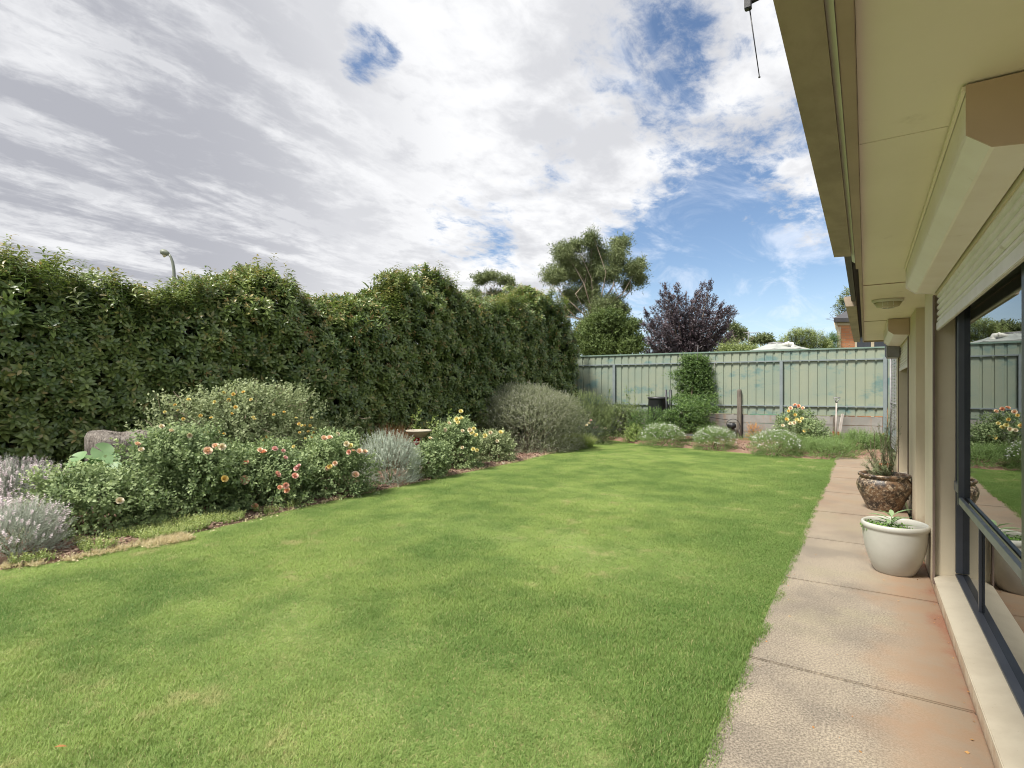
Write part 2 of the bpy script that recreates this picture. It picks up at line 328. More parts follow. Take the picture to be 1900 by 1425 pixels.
def rosette(n=9, l=.1, w=.36, stem=.08, new=.5, geo=leafgeo, spread=1.0, curve=.3):
    t = T()
    for i in range(n):
        k = i/(n-1) if n > 1 else 0                   # 0 low, 1 tip
        ll = l*(1-.35*k)*random.uniform(.85,1.15); v, f = geo(ll, w, curve=curve*random.uniform(.6,1.4))
        v = rotx(v, (0.15+.75*k)*spread*random.uniform(.8,1.2)); v = rotz(v, i*2.4+random.uniform(-.3,.3)); v = v+np.array([0,0,stem*(k-.5)])
        t.add(v, f, random.random(), max(0, (k-.55)/.45)*new*random.uniform(.3,1))
    return t.fin()
def sprig(n=10, length=.3, l=.05, w=.5, geo=simple_leaf, ang=.7, stem=True, new=.3, droop=0, curve=.15):
    """stem along +z with leaves along it"""
    t = T()
    for i in range(n):
        k = (i+.5)/n; v, f = geo(l*random.uniform(.7,1.15)*(1-.3*k), w, curve=curve); v = rotx(v, ang*random.uniform(.7,1.3)); v = rotz(v, i*2.4+random.uniform(-.4,.4)); v = v+np.array([droop*k*k*length,0,length*k])
        t.add(v, f, random.random(), k*k*new)
    if stem:
        r = length*.008+.0012; v = [(r,0,0),(-r*.5,r*.87,0),(-r*.5,-r*.87,0),(droop*length,0,length)]
        t.add(v, [(0,1,3),(1,2,3),(2,0,3)], .3, 0)
    return t.fin()
def blade_t(n=14, h=.3, w=.01, lean=.5):
    t = T()
    for i in range(n):
        a = random.uniform(0, 6.28); le = random.uniform(.1,1)*lean; hh = h*random.uniform(.6,1.1); c, s_ = math.cos(a), math.sin(a)
        bx, by = random.gauss(0,h*.06), random.gauss(0,h*.06)
        v = [(bx-s_*w/2,by+c*w/2,0),(bx+s_*w/2,by-c*w/2,0),(bx+c*le*hh*.3-s_*w*.4,by+s_*le*hh*.3+c*w*.4,hh*.6),(bx+c*le*hh*.3+s_*w*.4,by+s_*le*hh*.3-c*w*.4,hh*.6),(bx+c*le*hh,by+s_*le*hh,hh)]
        t.add(v, [(0,1,3,2),(2,3,4)], random.random(), [0,0,.3,.3,.8])
    return t.fin()
def scatter(name, temps, P, Dv, scale, mat, parent=None, young=None, roll=None, cl=None):
    """every point gets a random template; one mesh"""
    P = np.asarray(P, float); n = len(P)
    if n == 0: return None
    Dv = np.asarray(Dv, float); scale = np.broadcast_to(scale, (n,)); which = rng.integers(0, len(temps), n)
    cl = rng.random(n) if cl is None else cl; young = np.ones(n) if young is None else young
    Vs, Ls, Zs, Cs = [], [], [], []; off = 0; FR = frames(Dv, roll)
    for k, t in enumerate(temps):
        ix = np.nonzero(which == k)[0]
        if len(ix) == 0: continue
        m = len(ix); nv = len(t.V)
        V = np.einsum('nij,vj->nvi', FR[ix], t.V)*scale[ix][:,None,None]+P[ix][:,None,:]
        Vs.append(V.reshape(-1,3)); Ls.append((t.loops[None,:]+(np.arange(m)*nv)[:,None]+off).ravel()); Zs.append(np.tile(t.sizes, m))
        C = np.ones((m,nv,4), np.float32); C[:,:,0] = t.R[None,:]; C[:,:,1] = cl[ix][:,None]; C[:,:,2] = t.B[None,:]*young[ix][:,None]; Cs.append(C.reshape(-1,4)); off += m*nv
    V = np.concatenate(Vs); Lp = np.concatenate(Ls); Z = np.concatenate(Zs); C = np.concatenate(Cs)
    me = bpy.data.meshes.new(name); me.vertices.add(len(V)); me.vertices.foreach_set('co', V.astype(np.float32).ravel())
    me.loops.add(len(Lp)); me.loops.foreach_set('vertex_index', Lp.astype(np.int32)); me.polygons.add(len(Z))
    me.polygons.foreach_set('loop_start', np.concatenate([[0], np.cumsum(Z)[:-1]]).astype(np.int32))
    me.update(calc_edges=True)
    ca = me.color_attributes.new('tint', 'FLOAT_COLOR', 'POINT'); ca.data.foreach_set('color', C.ravel())
    me.materials.append(mat); return link(name, me, parent)
def lump(P, f=2., seed=0, n=6):
    r = np.random.default_rng(seed); out = np.zeros(len(P))
    for i in range(n):
        k = r.normal(size=3)*f*(1+i*.35); out += np.sin(P@k+r.random()*6.28)/(1+i*.35)
    return out/2.2
# ------------------------------------------------------------------ world, sun
SUN_DIR = Vector((-.24, -.48, .88)).normalized()
W = bpy.data.worlds.new('World'); S.world = W; W.use_nodes = True; nt = W.node_tree; bg = nt.nodes['Background']
sky = nd(nt, 'ShaderNodeTexSky', sky_type='NISHITA'); sky.sun_disc = False
sky.sun_elevation = math.asin(SUN_DIR.z); sky.sun_rotation = math.atan2(SUN_DIR.x, SUN_DIR.y); sky.ozone_density = 1.6; sky.air_density = 1.0; sky.dust_density = .15
tc = nd(nt, 'ShaderNodeTexCoord'); dv = tc.outputs['Generated']
sx = nd(nt, 'ShaderNodeSeparateXYZ'); nt.links.new(dv, sx.inputs[0])
zz = mth(nt, 'ADD', mth(nt, 'MAXIMUM', sx.outputs[2], 0.), .10)
cx_ = mth(nt, 'DIVIDE', sx.outputs[0], zz); cy_ = mth(nt, 'DIVIDE', sx.outputs[1], zz)
cb = nd(nt, 'ShaderNodeCombineXYZ'); nt.links.new(cx_, cb.inputs[0]); nt.links.new(cy_, cb.inputs[1])
plane = cb.outputs[0]
def pxdir(px, py): v = at(px, py, 1.)-np.array([0,0,H]); return v/np.linalg.norm(v)
def blob(px, py, r_in, r_out):
    d = pxdir(px, py); v = nd(nt, 'ShaderNodeVectorMath', operation='DOT_PRODUCT'); nt.links.new(dv, v.inputs[0]); v.inputs[1].default_value = d
    return rng_map(nt, v.outputs['Value'], math.cos(math.radians(r_out)), math.cos(math.radians(r_in)))
puff = noise(nt, plane, 3.2, 9, .6, .25)
stre = noise(nt, mapping(nt, plane, (1.5,.40,1), (0,0,math.radians(12))), 1.9, 7, .55, .45)
fine = noise(nt, mapping(nt, plane, (1.25,.8,1), (0,0,math.radians(12))), 11, 8, .66, .3)
cov = mth(nt, 'ADD', mth(nt, 'MULTIPLY', puff, .5), mth(nt, 'MULTIPLY', fine, .5))
cov = mth(nt, 'MULTIPLY_ADD', cov, 3.0, -1.5)
bias = mth(nt, 'ADD', 0., .26)
for px, py, ri, ro, w in [(150,250,22,44,.9), (900,220,6,24,.30), (690,95,.6,4.2,-1.35), (640,165,.5,3.5,-.45), (1190,75,1,9,-.42), (900,170,1,6,-.25), (1400,230,3,13,-.16), (1290,430,2,11,-.22),(1000,330,1,5,-.3),(830,160,.5,4,-.35), (1500,590,4,17,-.75), (1250,620,3,18,-.62), (860,425,1.2,6.5,-.85),(960,450,1.2,4,-.4), (700,480,1,7,-.25), (1470,400,1,6.5,.62), (1040,300,1,5,-.2), (1400,90,1.5,6,.3), (1130,330,1,6,.25), (1030,440,1,5,.3), (800,410,.5,3,-.25)]:
    bias = mth(nt, 'ADD', bias, mth(nt, 'MULTIPLY', blob(px, py, ri, ro), w))
dens = mth(nt, 'ADD', cov, bias)
alpha = rng_map(nt, dens, -.26, .40)
lowp = mth(nt, 'MULTIPLY_ADD', fine, .28, mth(nt, 'MULTIPLY', stre, .8))
grey = mth(nt, 'MULTIPLY', blob(-80, 260, 8, 40), rng_map(nt, lowp, .47, .67, 1.0, .18))
soft = mth(nt, 'MULTIPLY', rng_map(nt, mth(nt, 'MULTIPLY_ADD', fine, .3, noise(nt, plane, 2.2, 5, .5, .3)), .54, .78), .55)
gf = mth(nt, 'MAXIMUM', grey, soft)
CB = .475
ccol = mixc(nt, gf, (1.0*CB,1.005*CB,1.02*CB), (.47*CB,.48*CB,.53*CB))
skc = mixc(nt, 1., sky.outputs[0], (.066,.067,.069), 'MULTIPLY')
thin = mth(nt, 'MULTIPLY', rng_map(nt, noise(nt, mapping(nt, plane, (1.2,.5,1), (0,0,math.radians(-35))), 2.3, 9, .62, .8), .47, .72), .55)
skc = mixc(nt, thin, skc, (.5,.52,.56))
skc = mixc(nt, rng_map(nt, sx.outputs[2], .22, .0, 0, .55), skc, (.36,.45,.54))
fin = mixc(nt, alpha, skc, ccol)
nt.links.new(fin, bg.inputs[0]); bg.inputs[1].default_value = 1.
sl = bpy.data.lights.new('sun', 'SUN'); sl.energy = 3.5; sl.angle = math.radians(14); sl.color = (1,.95,.86); so = bpy.data.objects.new('sun', sl); COL.objects.link(so)
so.rotation_euler = (-SUN_DIR).to_track_quat('-Z', 'Y').to_euler()
S.view_settings.view_transform = 'Standard'; S.view_settings.look = 'None'; S.view_settings.exposure = 1.1
# ------------------------------------------------------------------ ground
MB().add([(-400,-400,-.12),(400,-400,-.12),(400,400,-.12),(-400,400,-.12)], [(0,1,2,3)]).build('ground', M['earth'])['kind'] = 'structure'
edge_px = [(-420,1200),(-150,1090),(0,1056),(88,1046),(215,1020),(340,994),(450,968),(560,941),(650,922),(750,901),(850,879),(960,857),(1040,837),(1075,826),(1104,819),(1138,817),(1195,825),(1288,832.5),(1405,843),(1475,849),(1547,854)]
edge = np.array([gd(*p)[:2] for p in edge_px]); PX0, PX1 = -.56, .434; PEND = 14.2
lawn_poly = np.vstack([edge, [[PX0-.0, edge[-1][1]-.1],[PX0,-1.5],[edge[0][0],-1.5]]])
def inpoly(P, poly):
    x, y = P[:,0], P[:,1]; ins = np.zeros(len(P), bool); j = len(poly)-1
    for i in range(len(poly)):
        xi, yi = poly[i]; xj, yj = poly[j]
        c = ((yi > y) != (yj > y)) & (x < (xj-xi)*(y-yi)/(yj-yi+1e-12)+xi); ins ^= c; j = i
    return ins
def segdist(P, poly):
    d = np.full(len(P), 1e9)
    for a, b in zip(poly[:-1], poly[1:]):
        ab = b-a; t = np.clip(((P-a)@ab)/(ab@ab), 0, 1); d = np.minimum(d, np.linalg.norm(P-(a+t[:,None]*ab), axis=1))
    return d
me = bpy.data.meshes.new('lawn'); me.from_pydata([(x,y,-.006) for x,y in lawn_poly], [], [tuple(range(len(lawn_poly)))]); me.materials.append(M['turf']); link('lawn', me)['kind'] = 'structure'
# garden bed
def bedz(P): return .015+.09*np.clip((P[:,1]-13)/3, 0, 1)+.02*lump(np.c_[P, P[:,0]*0], 2.5, 3)+.012*lump(np.c_[P, P[:,0]*0], 11, 5)
gx = np.arange(-10.2, .46, .09); gy = np.arange(-1.6, 17.4, .09); GX, GY = np.meshgrid(gx, gy); Pb = np.c_[GX.ravel(), GY.ravel()]
ins = inpoly(Pb, lawn_poly); ed = segdist(Pb, np.vstack([lawn_poly, lawn_poly[:1]])); z = bedz(Pb)*np.clip(ed/.15, 0, 1)
z = np.where(ins, -.05*np.clip(ed/.08, 0, 1)-.008, z); z = np.where((Pb[:,0] > PX0-.05) & (Pb[:,1] < PEND+.02), -.09, z)
ny, nx = GX.shape; idx = np.arange(nx*ny).reshape(ny, nx)
fs = np.c_[idx[:-1,:-1].ravel(), idx[:-1,1:].ravel(), idx[1:,1:].ravel(), idx[1:,:-1].ravel()]
me = bpy.data.meshes.new('garden_bed'); me.from_pydata(np.c_[Pb, z].tolist(), [], fs.tolist()); me.polygons.foreach_set('use_smooth', [True]*len(fs)); me.materials.append(M['soil']); link('garden_bed', me)['kind'] = 'structure'
# path slabs
mb = MB(); js = [-1.6,-.03]+[gd(1398,1240)[1]-.06-1.5, gd(1398,1240)[1]-.06]+[]
ys = [-1.6, .25, 1.75, 3.30, 4.86, 6.30, 7.75, 9.3, 10.9, 12.5, PEND]
g = .0085
for a, b in zip(ys[:-1], ys[1:]): mb.box(PX0, PX1-.002, a+g, b-g, -.09, 0.0)
po = mb.build('path', M['path'], bevel=.006); po['kind'] = 'structure'
mb = MB(); mb.box(PX0, PX1, -1.6, PEND, -.11, -.012); mb.build('path_base', M['joint'])['kind'] = 'structure'
# lawn edge strip of dry kerb + straw
# ------------------------------------------------------------------ grass (geometry nodes on one object)
def tuft_patch(n, hh, size=.16):
    t = T()
    for i in range(n):
        r = size*math.sqrt(random.random()); a = random.random()*6.28; bx, by = r*math.cos(a), r*math.sin(a); h = hh*random.uniform(.45,1.15); w = random.uniform(.0015,.003)
        a = random.random()*6.28; c, s_ = math.cos(a), math.sin(a); le = random.uniform(.15,1.1)*h
        v = [(bx-s_*w/2,by+c*w/2,0),(bx+s_*w/2,by-c*w/2,0),(bx+c*le*.35-s_*w*.45,by+s_*le*.35+c*w*.45,h*.6),(bx+c*le*.35+s_*w*.45,by+s_*le*.35-c*w*.45,h*.6),(bx+c*le,by+s_*le,h*.92)]
        st = 1. if random.random() < .045 else 0.
        t.add(v, [(0,1,3,2),(2,3,4)], random.random()**2, st)
    return t.fin()
def patch_obj(t, name):
    me = bpy.data.meshes.new(name); me.from_pydata(t.V.tolist(), [], t.f); ca = me.color_attributes.new('tint','FLOAT_COLOR','POINT')
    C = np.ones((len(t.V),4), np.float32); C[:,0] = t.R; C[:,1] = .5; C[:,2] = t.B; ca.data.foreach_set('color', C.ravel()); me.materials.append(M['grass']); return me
sp_ = .115; lx = np.arange(lawn_poly[:,0].min(), PX0+.02, sp_); ly = np.arange(0.2, lawn_poly[:,1].max()+.1, sp_)
LX, LY = np.meshgrid(lx, ly); LP = np.c_[LX.ravel(), LY.ravel()]+rng.uniform(-.055,.055,(LX.size,2))
k = inpoly(LP, lawn_poly); LP = LP[k]; dE = segdist(LP, edge)
D_ = -SA*LP[:,0]+CA*LP[:,1]; lat_ = CA*LP[:,0]+SA*LP[:,1]; k = (D_ > .8) & (np.abs(lat_) < D_*.94+.8) & (dE > .03); LP = LP[k]
LP = LP[(LP[:,0] < PX0-.12)]
ex = np.c_[rng.uniform(PX0-.17, PX0-.085, 420), rng.uniform(1.0, 13.9, 420)]; LP = np.vstack([LP, ex])
LP3 = np.c_[LP, np.full(len(LP), -.012)]; print('lawn patches', len(LP))
hs_ = .82+.25*lump(np.c_[LP, LP[:,0]*0], 1.7, 21)+rng.uniform(-.12,.12,len(LP)); hs_[-420:] *= 1.25
hs_ *= np.where(segdist(LP, edge) < .3, .7, 1)
patches = [patch_obj(tuft_patch(800, .031), 'grass_patch') for _ in range(5)]
# realise by numpy into one mesh would be heavy: instance with geometry nodes, patches stored in the same mesh tree
def gn_instances(name, pts, scales, meshes):
    me = bpy.data.meshes.new(name); me.vertices.add(len(pts)); me.vertices.foreach_set('co', pts.astype(np.float32).ravel())
    for an, arr in (('sc', scales), ('rz', rng.uniform(0,6.28,len(pts)))):
        a = me.attributes.new(an, 'FLOAT', 'POINT'); a.data.foreach_set('value', np.asarray(arr, np.float32))
    a = me.attributes.new('pick', 'INT', 'POINT'); a.data.foreach_set('value', rng.integers(0, len(meshes), len(pts)).astype(np.int32))
    o = link(name, me); ng = bpy.data.node_groups.new(name+'_nodes', 'GeometryNodeTree')
    ng.interface.new_socket('Geometry', in_out='INPUT', socket_type='NodeSocketGeometry'); ng.interface.new_socket('Geometry', in_out='OUTPUT', socket_type='NodeSocketGeometry')
    gi = ng.nodes.new('NodeGroupInput'); go = ng.nodes.new('NodeGroupOutput'); g2 = ng.nodes.new('GeometryNodeGeometryToInstance')
    for i in range(len(meshes))[::-1]:
        oi = ng.nodes.new('GeometryNodeObjectInfo'); ob = bpy.data.objects.new('grass_patch', meshes[i]); oi.inputs['Object'].default_value = ob
        oi.inputs['As Instance'].default_value = False if 'As Instance' in oi.inputs else False
        ng.links.new(oi.outputs['Geometry'], g2.inputs[0])
    ip = ng.nodes.new('GeometryNodeInstanceOnPoints'); ng.links.new(gi.outputs[0], ip.inputs['Points']); ng.links.new(g2.outputs[0], ip.inputs['Instance'])
    ip.inputs['Pick Instance'].default_value = True
    def attr(nm, t): n = ng.nodes.new('GeometryNodeInputNamedAttribute'); n.data_type = t; n.inputs['Name'].default_value = nm; return n.outputs['Attribute']
    ng.links.new(attr('pick','INT'), ip.inputs['Instance Index'])
    cx = ng.nodes.new('ShaderNodeCombineXYZ'); ng.links.new(attr('rz','FLOAT'), cx.inputs[2]); ng.links.new(cx.outputs[0], ip.inputs['Rotation'])
    c2 = ng.nodes.new('ShaderNodeCombineXYZ'); c2.inputs[0].default_value = 1; c2.inputs[1].default_value = 1; ng.links.new(attr('sc','FLOAT'), c2.inputs[2]); ng.links.new(c2.outputs[0], ip.inputs['Scale'])
    ng.links.new(ip.outputs[0], go.inputs[0]); md = o.modifiers.new('scatter', 'NODES'); md.node_group = ng; me.materials.append(M['grass']); return o
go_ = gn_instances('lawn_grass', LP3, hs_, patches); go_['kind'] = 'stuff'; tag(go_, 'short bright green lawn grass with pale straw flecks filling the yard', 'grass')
# ------------------------------------------------------------------ house
hs = empty('house', (.434, 5, 0), 'cream rendered house with wide eave and roller shutters beside the concrete path', 'house')
Y1 = 12.2
w = MB()
w.box(.434,.70,-2,5.14,-.05,.095)                         # under the near window
w.box(.434,.70,-2,5.14,2.2,2.425)
w.box(.434,.70,5.14,5.95,-.05,2.425)
w.box(.70,1.25,5.75,5.95,-.05,2.425); w.box(1.25,1.4,5.75,7.83,-.05,2.425); w.box(.60,1.25,7.63,7.83,-.05,2.425)
w.box(.475,.60,7.63,8.9,-.05,2.425); w.box(.475,.70,8.9,11.3,-.05,.095); w.box(.475,.70,8.9,11.3,2.2,2.425); w.box(.475,.70,11.3,Y1,-.05,2.425)
w.box(.70,8,Y1-.2,Y1,-.05,2.425)
w.build('wall', M['wall'], hs)
w = MB(); w.prism([(.424,.097),(.424,.112),(.56,.138),(.56,.097)], -2, 5.138); w.build('window_sill', M['sill'], hs, .004)
w = MB(); w.prism([(.465,.097),(.465,.112),(.60,.138),(.60,.097)], 8.902, 11.298); w.build('window_sill', M['sill'], hs, .004)
# interior room
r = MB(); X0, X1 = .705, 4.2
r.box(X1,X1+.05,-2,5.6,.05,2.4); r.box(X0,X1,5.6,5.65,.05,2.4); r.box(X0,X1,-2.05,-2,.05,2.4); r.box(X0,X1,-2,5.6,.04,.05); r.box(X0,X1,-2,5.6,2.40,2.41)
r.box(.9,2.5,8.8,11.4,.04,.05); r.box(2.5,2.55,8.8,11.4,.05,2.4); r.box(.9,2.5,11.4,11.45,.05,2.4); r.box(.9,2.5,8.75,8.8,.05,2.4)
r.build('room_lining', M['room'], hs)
def curtain(y0, y1, x=.80):
    n = 60; v = []; 
    for i in range(n+1):
        y = y0+(y1-y0)*i/n; xx = x+.03*math.sin(i*1.25)+.01*math.sin(i*.6); v += [(xx,y,.06),(xx,y,2.35)]
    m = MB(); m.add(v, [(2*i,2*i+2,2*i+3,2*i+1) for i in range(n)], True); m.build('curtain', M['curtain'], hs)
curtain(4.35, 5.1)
# window 1
wn = empty('window', (.55, 3.5, .13), parent=None); wn.parent = hs; wn.location = Vector((.55,3.5,.13))-hs.location
def wpart(nm, mb, mt, bev=.002): return mb.build(nm, mt, wn, bev)
Yw0, Yw1 = .2, 5.135; FX0, FX1 = .553, .62
m = MB(); m.box(FX0,FX1,Yw0,Yw1,.128,.152); m.box(FX0,FX1,Yw0,Yw1,2.16,2.198); m.box(FX0,FX1,Yw1-.035,Yw1,.165,2.16); m.box(FX0,FX1,Yw0,Yw0+.035,.165,2.16)
wpart('frame', m, M['charcoal'])
m = MB(); m.box(FX0-.012,FX1,Yw0+.036,Yw1-.036,.775,.84); wpart('transom', m, M['greyalu'])
for y in (4.33, 2.2): m = MB(); m.box(.578,.5915,y-.014,y+.014,.1525,.774); wpart('mullion', m, M['charcoal'])
m = MB(); m.box(.592,.596,Yw0+.036,Yw1-.036,.1525,.774); wpart('lower_pane', m, M['glass'], 0)
# upper sliding sash: thick stiles proud of the frame
m = MB(); m.box(.478,.528,4.30,4.335,.79,2.15); m.box(.530,.600,4.31,4.40,.842,2.15); m.box(.600,.615,4.4,4.46,.842,2.15); wpart('stile', m, M['charcoal'])
m = MB(); m.box(.478,.528,2.64,2.685,.79,2.15); m.box(.530,.600,2.60,2.66,.842,2.15); wpart('stile', m, M['charcoal'])
m = MB(); m.box(.480,.500,2.686,4.299,.80,.842); wpart('sash_rail', m, M['greyalu'])
m = MB(); m.box(.507,.511,2.686,4.299,.842,2.15); wpart('sliding_pane', m, M['glass'], 0)
m = MB(); m.box(.588,.592,4.461,Yw1-.036,.842,2.15); wpart('fixed_pane', m, M['glass'], 0)
m = MB(); m.box(.588,.592,Yw0+.036,2.6,.842,2.15); wpart('fixed_pane', m, M['glass'], 0)
m = MB(); m.tube([(.55,4.47,1.20),(.53,4.47,1.21),(.53,4.47,1.30),(.55,4.47,1.31)], .006); wpart('latch', m, M['black'], 0)
# window 2
wn2 = empty('window', (0,0,0)); wn2.parent = hs; wn2.location = Vector((.6,10,.13))-hs.location; wn = wn2
m = MB(); m.box(.60,.66,8.9,11.3,.128,.165); m.box(.60,.66,8.9,11.3,2.16,2.198); m.box(.60,.66,8.9,8.935,.165,2.16); m.box(.60,.66,11.265,11.3,.165,2.16); m.box(.60,.66,10.08,10.12,.165,2.16); wpart('frame', m, M['charcoal'])
m = MB(); m.box(.628,.632,8.936,10.079,.166,2.159); wpart('pane', m, M['glass'], 0)
m = MB(); m.box(.628,.632,10.121,11.264,.166,2.159); wpart('pane', m, M['glass'], 0)
# roller shutters
def shutter(y0, y1, xf, xw, zb, ry0, ry1):
    sh = empty('roller_shutter', (0,0,0)); sh.parent = hs; sh.location = Vector((xw, (y0+y1)/2, 2.2))-hs.location
    P = [(xf,2.418),(xf,2.29),(xf+.004,2.276),(xf+.055,2.228),(xf+.065,2.224),(xw-.006,2.214),(xw-.006,2.418)]
    MB().prism(P, y0, y1).build('shutter_box', M['shbox'], sh, .003)
    Q = [(x+(.002 if x < xw-.05 else -.002), zz_+.002) for x, zz_ in P]
    Q = [(xf-.003,2.421),(xf-.003,2.27),(xf+.057,2.221),(xw-.004,2.209),(xw-.004,2.421)]
    MB().prism(Q, y0-.006, y0-.0005).build('end_cap', M['shend'], sh)
    MB().prism(Q, y1+.0005, y1+.006).build('end_cap', M['shbox'], sh)
    m = MB(); m.box(xf-.012, xf-.002, y0, y1, 2.405, 2.42); m.build('edge_trim', M['soffit'], sh)
    m = MB(); zt = 2.205; n = int((zt-zb)/.044); prof = []
    for i in range(n):      # curved slats
        z0 = zb+.03+i*.044
        for t in range(6):
            a = t/5; prof.append((xw+.020-.013*math.sin(math.pi*a), z0+a*.041))
        prof.append((xw+.034, z0+.0425))
    v = [(x,ry0,z_) for x,z_ in prof]+[(x,ry1,z_) for x,z_ in prof]; q = len(prof)
    m.add(v, [(i,i+1,q+i+1,q+i) for i in range(q-1)], False); m.build('slats', M['slat'], sh)
    m = MB(); m.box(xw+.004, xw+.022, ry0, ry1, zb-.03, zb+.028); m.build('bottom_bar', M['slat'], sh, .003)
    for y in (ry0-.002, ry1+.002):
        yy = (y-.05, y) if y == ry0-.002 else (y, y+.05)
        m = MB(); m.box(xw-.014, xw-.002, yy[0]+(.045 if y != ry0-.002 and 0 else 0), yy[1], .06, 2.205); m.build('guide_rail', M['rail'], sh, .002)
shutter(2.13, 5.07, .257, .434, 1.97, .3, 5.085)
shutter(8.6, 10.75, .25, .475, 1.85, 8.85, 11.3)
# eaves
ty = [-4, 2.44, 5.74, 8.75, Y1]
for a, b in zip(ty[:-1], ty[1:]):
    m = MB(); m.box(-.021, 1.3, a+.003, b-.003, 2.428, 2.436); m.build('soffit_panel', M['soffit'], hs)
m = MB(); m.box(-.021,1.3,-4,Y1,2.4365,2.45); m.build('soffit_backing', M['rail'], hs)
for b in ty[2:4]:
    m = MB(); m.box(-.018,.42,b-.006,b+.006,2.422,2.4275); m.build('joint_strip', M['fascia'], hs)
m = MB(); m.box(-.060,-.022,-4,4.75,2.392,2.60); m.box(-.045,-.022,4.75,Y1,2.402,2.60); m.box(-.022,8,Y1,Y1+.03,2.402,2.60); m.build('fascia', M['fascia'], hs, .002)
m = MB(); m.prism([(-.080,2.402),(-.061,2.388),(-.061,2.405),(-.078,2.42)], -4, 4.5); m.build('fascia_lip', M['strip'], hs)
for a, b in ((-4, 4.23), (6.78, 11.9)):
    m = MB(); t = .003; m.prism([(-.177,2.390),(-.0805,2.384),(-.0805,2.50),(-.0835,2.50),(-.0835,2.388),(-.174,2.394),(-.190,2.475),(-.183,2.495),(-.186,2.498),(-.194,2.475)], a, b)
    for e in (a, b): m.prism([(-.177,2.390),(-.0805,2.384),(-.0805,2.50),(-.192,2.49)], e-.003, e) if e == a else m.prism([(-.177,2.390),(-.0805,2.384),(-.0805,2.50),(-.192,2.49)], e, e+.003)
    m.build('gutter', M['gutter'], hs)
m = MB()
n = 0; y = -4.0; prof = []
while y < Y1+.15: prof += [(y,0),(y+.10,.012),(y+.2,.028),(y+.26,.0)]; y += .3
v = []; steps = [(-.13,2.505),(1.0,2.96),(2.5,3.56),(4.4,4.32)]
for x, z_ in steps: v += [(x, yy, z_+dz) for yy, dz in prof]
q = len(prof); m.add(v, [(i*q+j, i*q+j+1, (i+1)*q+j+1, (i+1)*q+j) for i in range(3) for j in range(q-1)])
m.add([(-.13,-4,2.47),(-.13,Y1+.1,2.47),(4.4,Y1+.1,4.28),(4.4,-4,4.28)], [(0,1,2,3)])
m.add([(-.13,-4,2.47),(-.13,Y1+.1,2.47),(-.13,Y1+.1,2.51),(-.13,-4,2.51)], [(0,1,2,3)])
m.add([(4.4,-4,4.32),(4.4,Y1+.1,4.32),(9,Y1+.1,2.5),(9,-4,2.5)], [(0,1,2,3)])
m.build('roof', M['rooftile'], hs)
m = MB(); m.box(-.125,-.085,4.30,6.72,2.43,2.48); m.build('tile_batten', M['rooftile'], hs)
m = MB(); p0 = at(1589,583,6.9); m.tube([p0+[0,0,.03], p0, p0+[.0,0,-.035], p0+[-.02,0,-.055], p0+[-.04,0,-.045], p0+[-.045,0,-.025]], .004, 6); m.build('hook', M['white_pl'], hs)
# eave light
el = empty('eave_light', (0,0,0)); el.parent = hs; lc = np.array([.19, 6.75, 2.43]); el.location = Vector(lc)-hs.location
m = MB(); m.lathe([(.001,-.004),(1.,-.004),(1.04,-.012),(1.0,-.026),(.92,-.032)], lc, 36, .135, .085); m.build('base', M['white_pl'], el)
m = MB(); m.lathe([(.88,-.030),(.86,-.055),(.78,-.078),(.5,-.088),(.001,-.09)], lc, 36, .125, .078); m.build('lens', M['lens'], el)
for xo in (-.045, 0, .045):
    m = MB(); k2 = math.sqrt(1-(xo/.118)**2); m.tube([lc+np.array([xo, .072*k2*math.cos(t_), -.032-.064*math.sin(t_)*.98]) for t_ in np.linspace(0, math.pi, 13)], .004, 6); m.build('grille_bar', M['white_pl'], el)
m = MB(); m.tube([lc+np.array([.115*math.cos(t_), .0, -.032-.064*math.sin(t_)]) for t_ in np.linspace(0, math.pi, 15)], .004, 6); m.build('grille_bar', M['white_pl'], el)
# small meter box past second shutter
m = MB(); m.box(.30,.474,11.0,11.6,2.05,2.30); m.build('awning_box', M['rustpipe'], hs, .01)
# roof whip antenna
a0 = at(1388, 6, 3.0); a1 = at(1409, 142, 3.0)
an = empty('roof_antenna', (1.0, 3.3, 2.96), 'thin dark antenna rod hanging from an arm above the gutter', 'antenna')
m = MB(); m.tube([a0+[0,0,.03], a1], [.004,.0028], 6); m.tube([a1, a1+[0,0,-.006]], .006, 6); m.build('rod', M['black'], an)
m = MB(); m.box(a0[0]-.018,a0[0]+.018,a0[1]-.018,a0[1]+.018,a0[2]-.035,a0[2]+.03); m.build('joint', M['black'], an, .004)
m = MB(); m.tube([a0, a0+np.array([.25,.02,.05]), np.array([.9,3.3,3.95])], .012, 8); m.tube([(.9,3.3,2.92),(.9,3.3,4.2)], .016, 8); m.build('arm', M['black'], an)
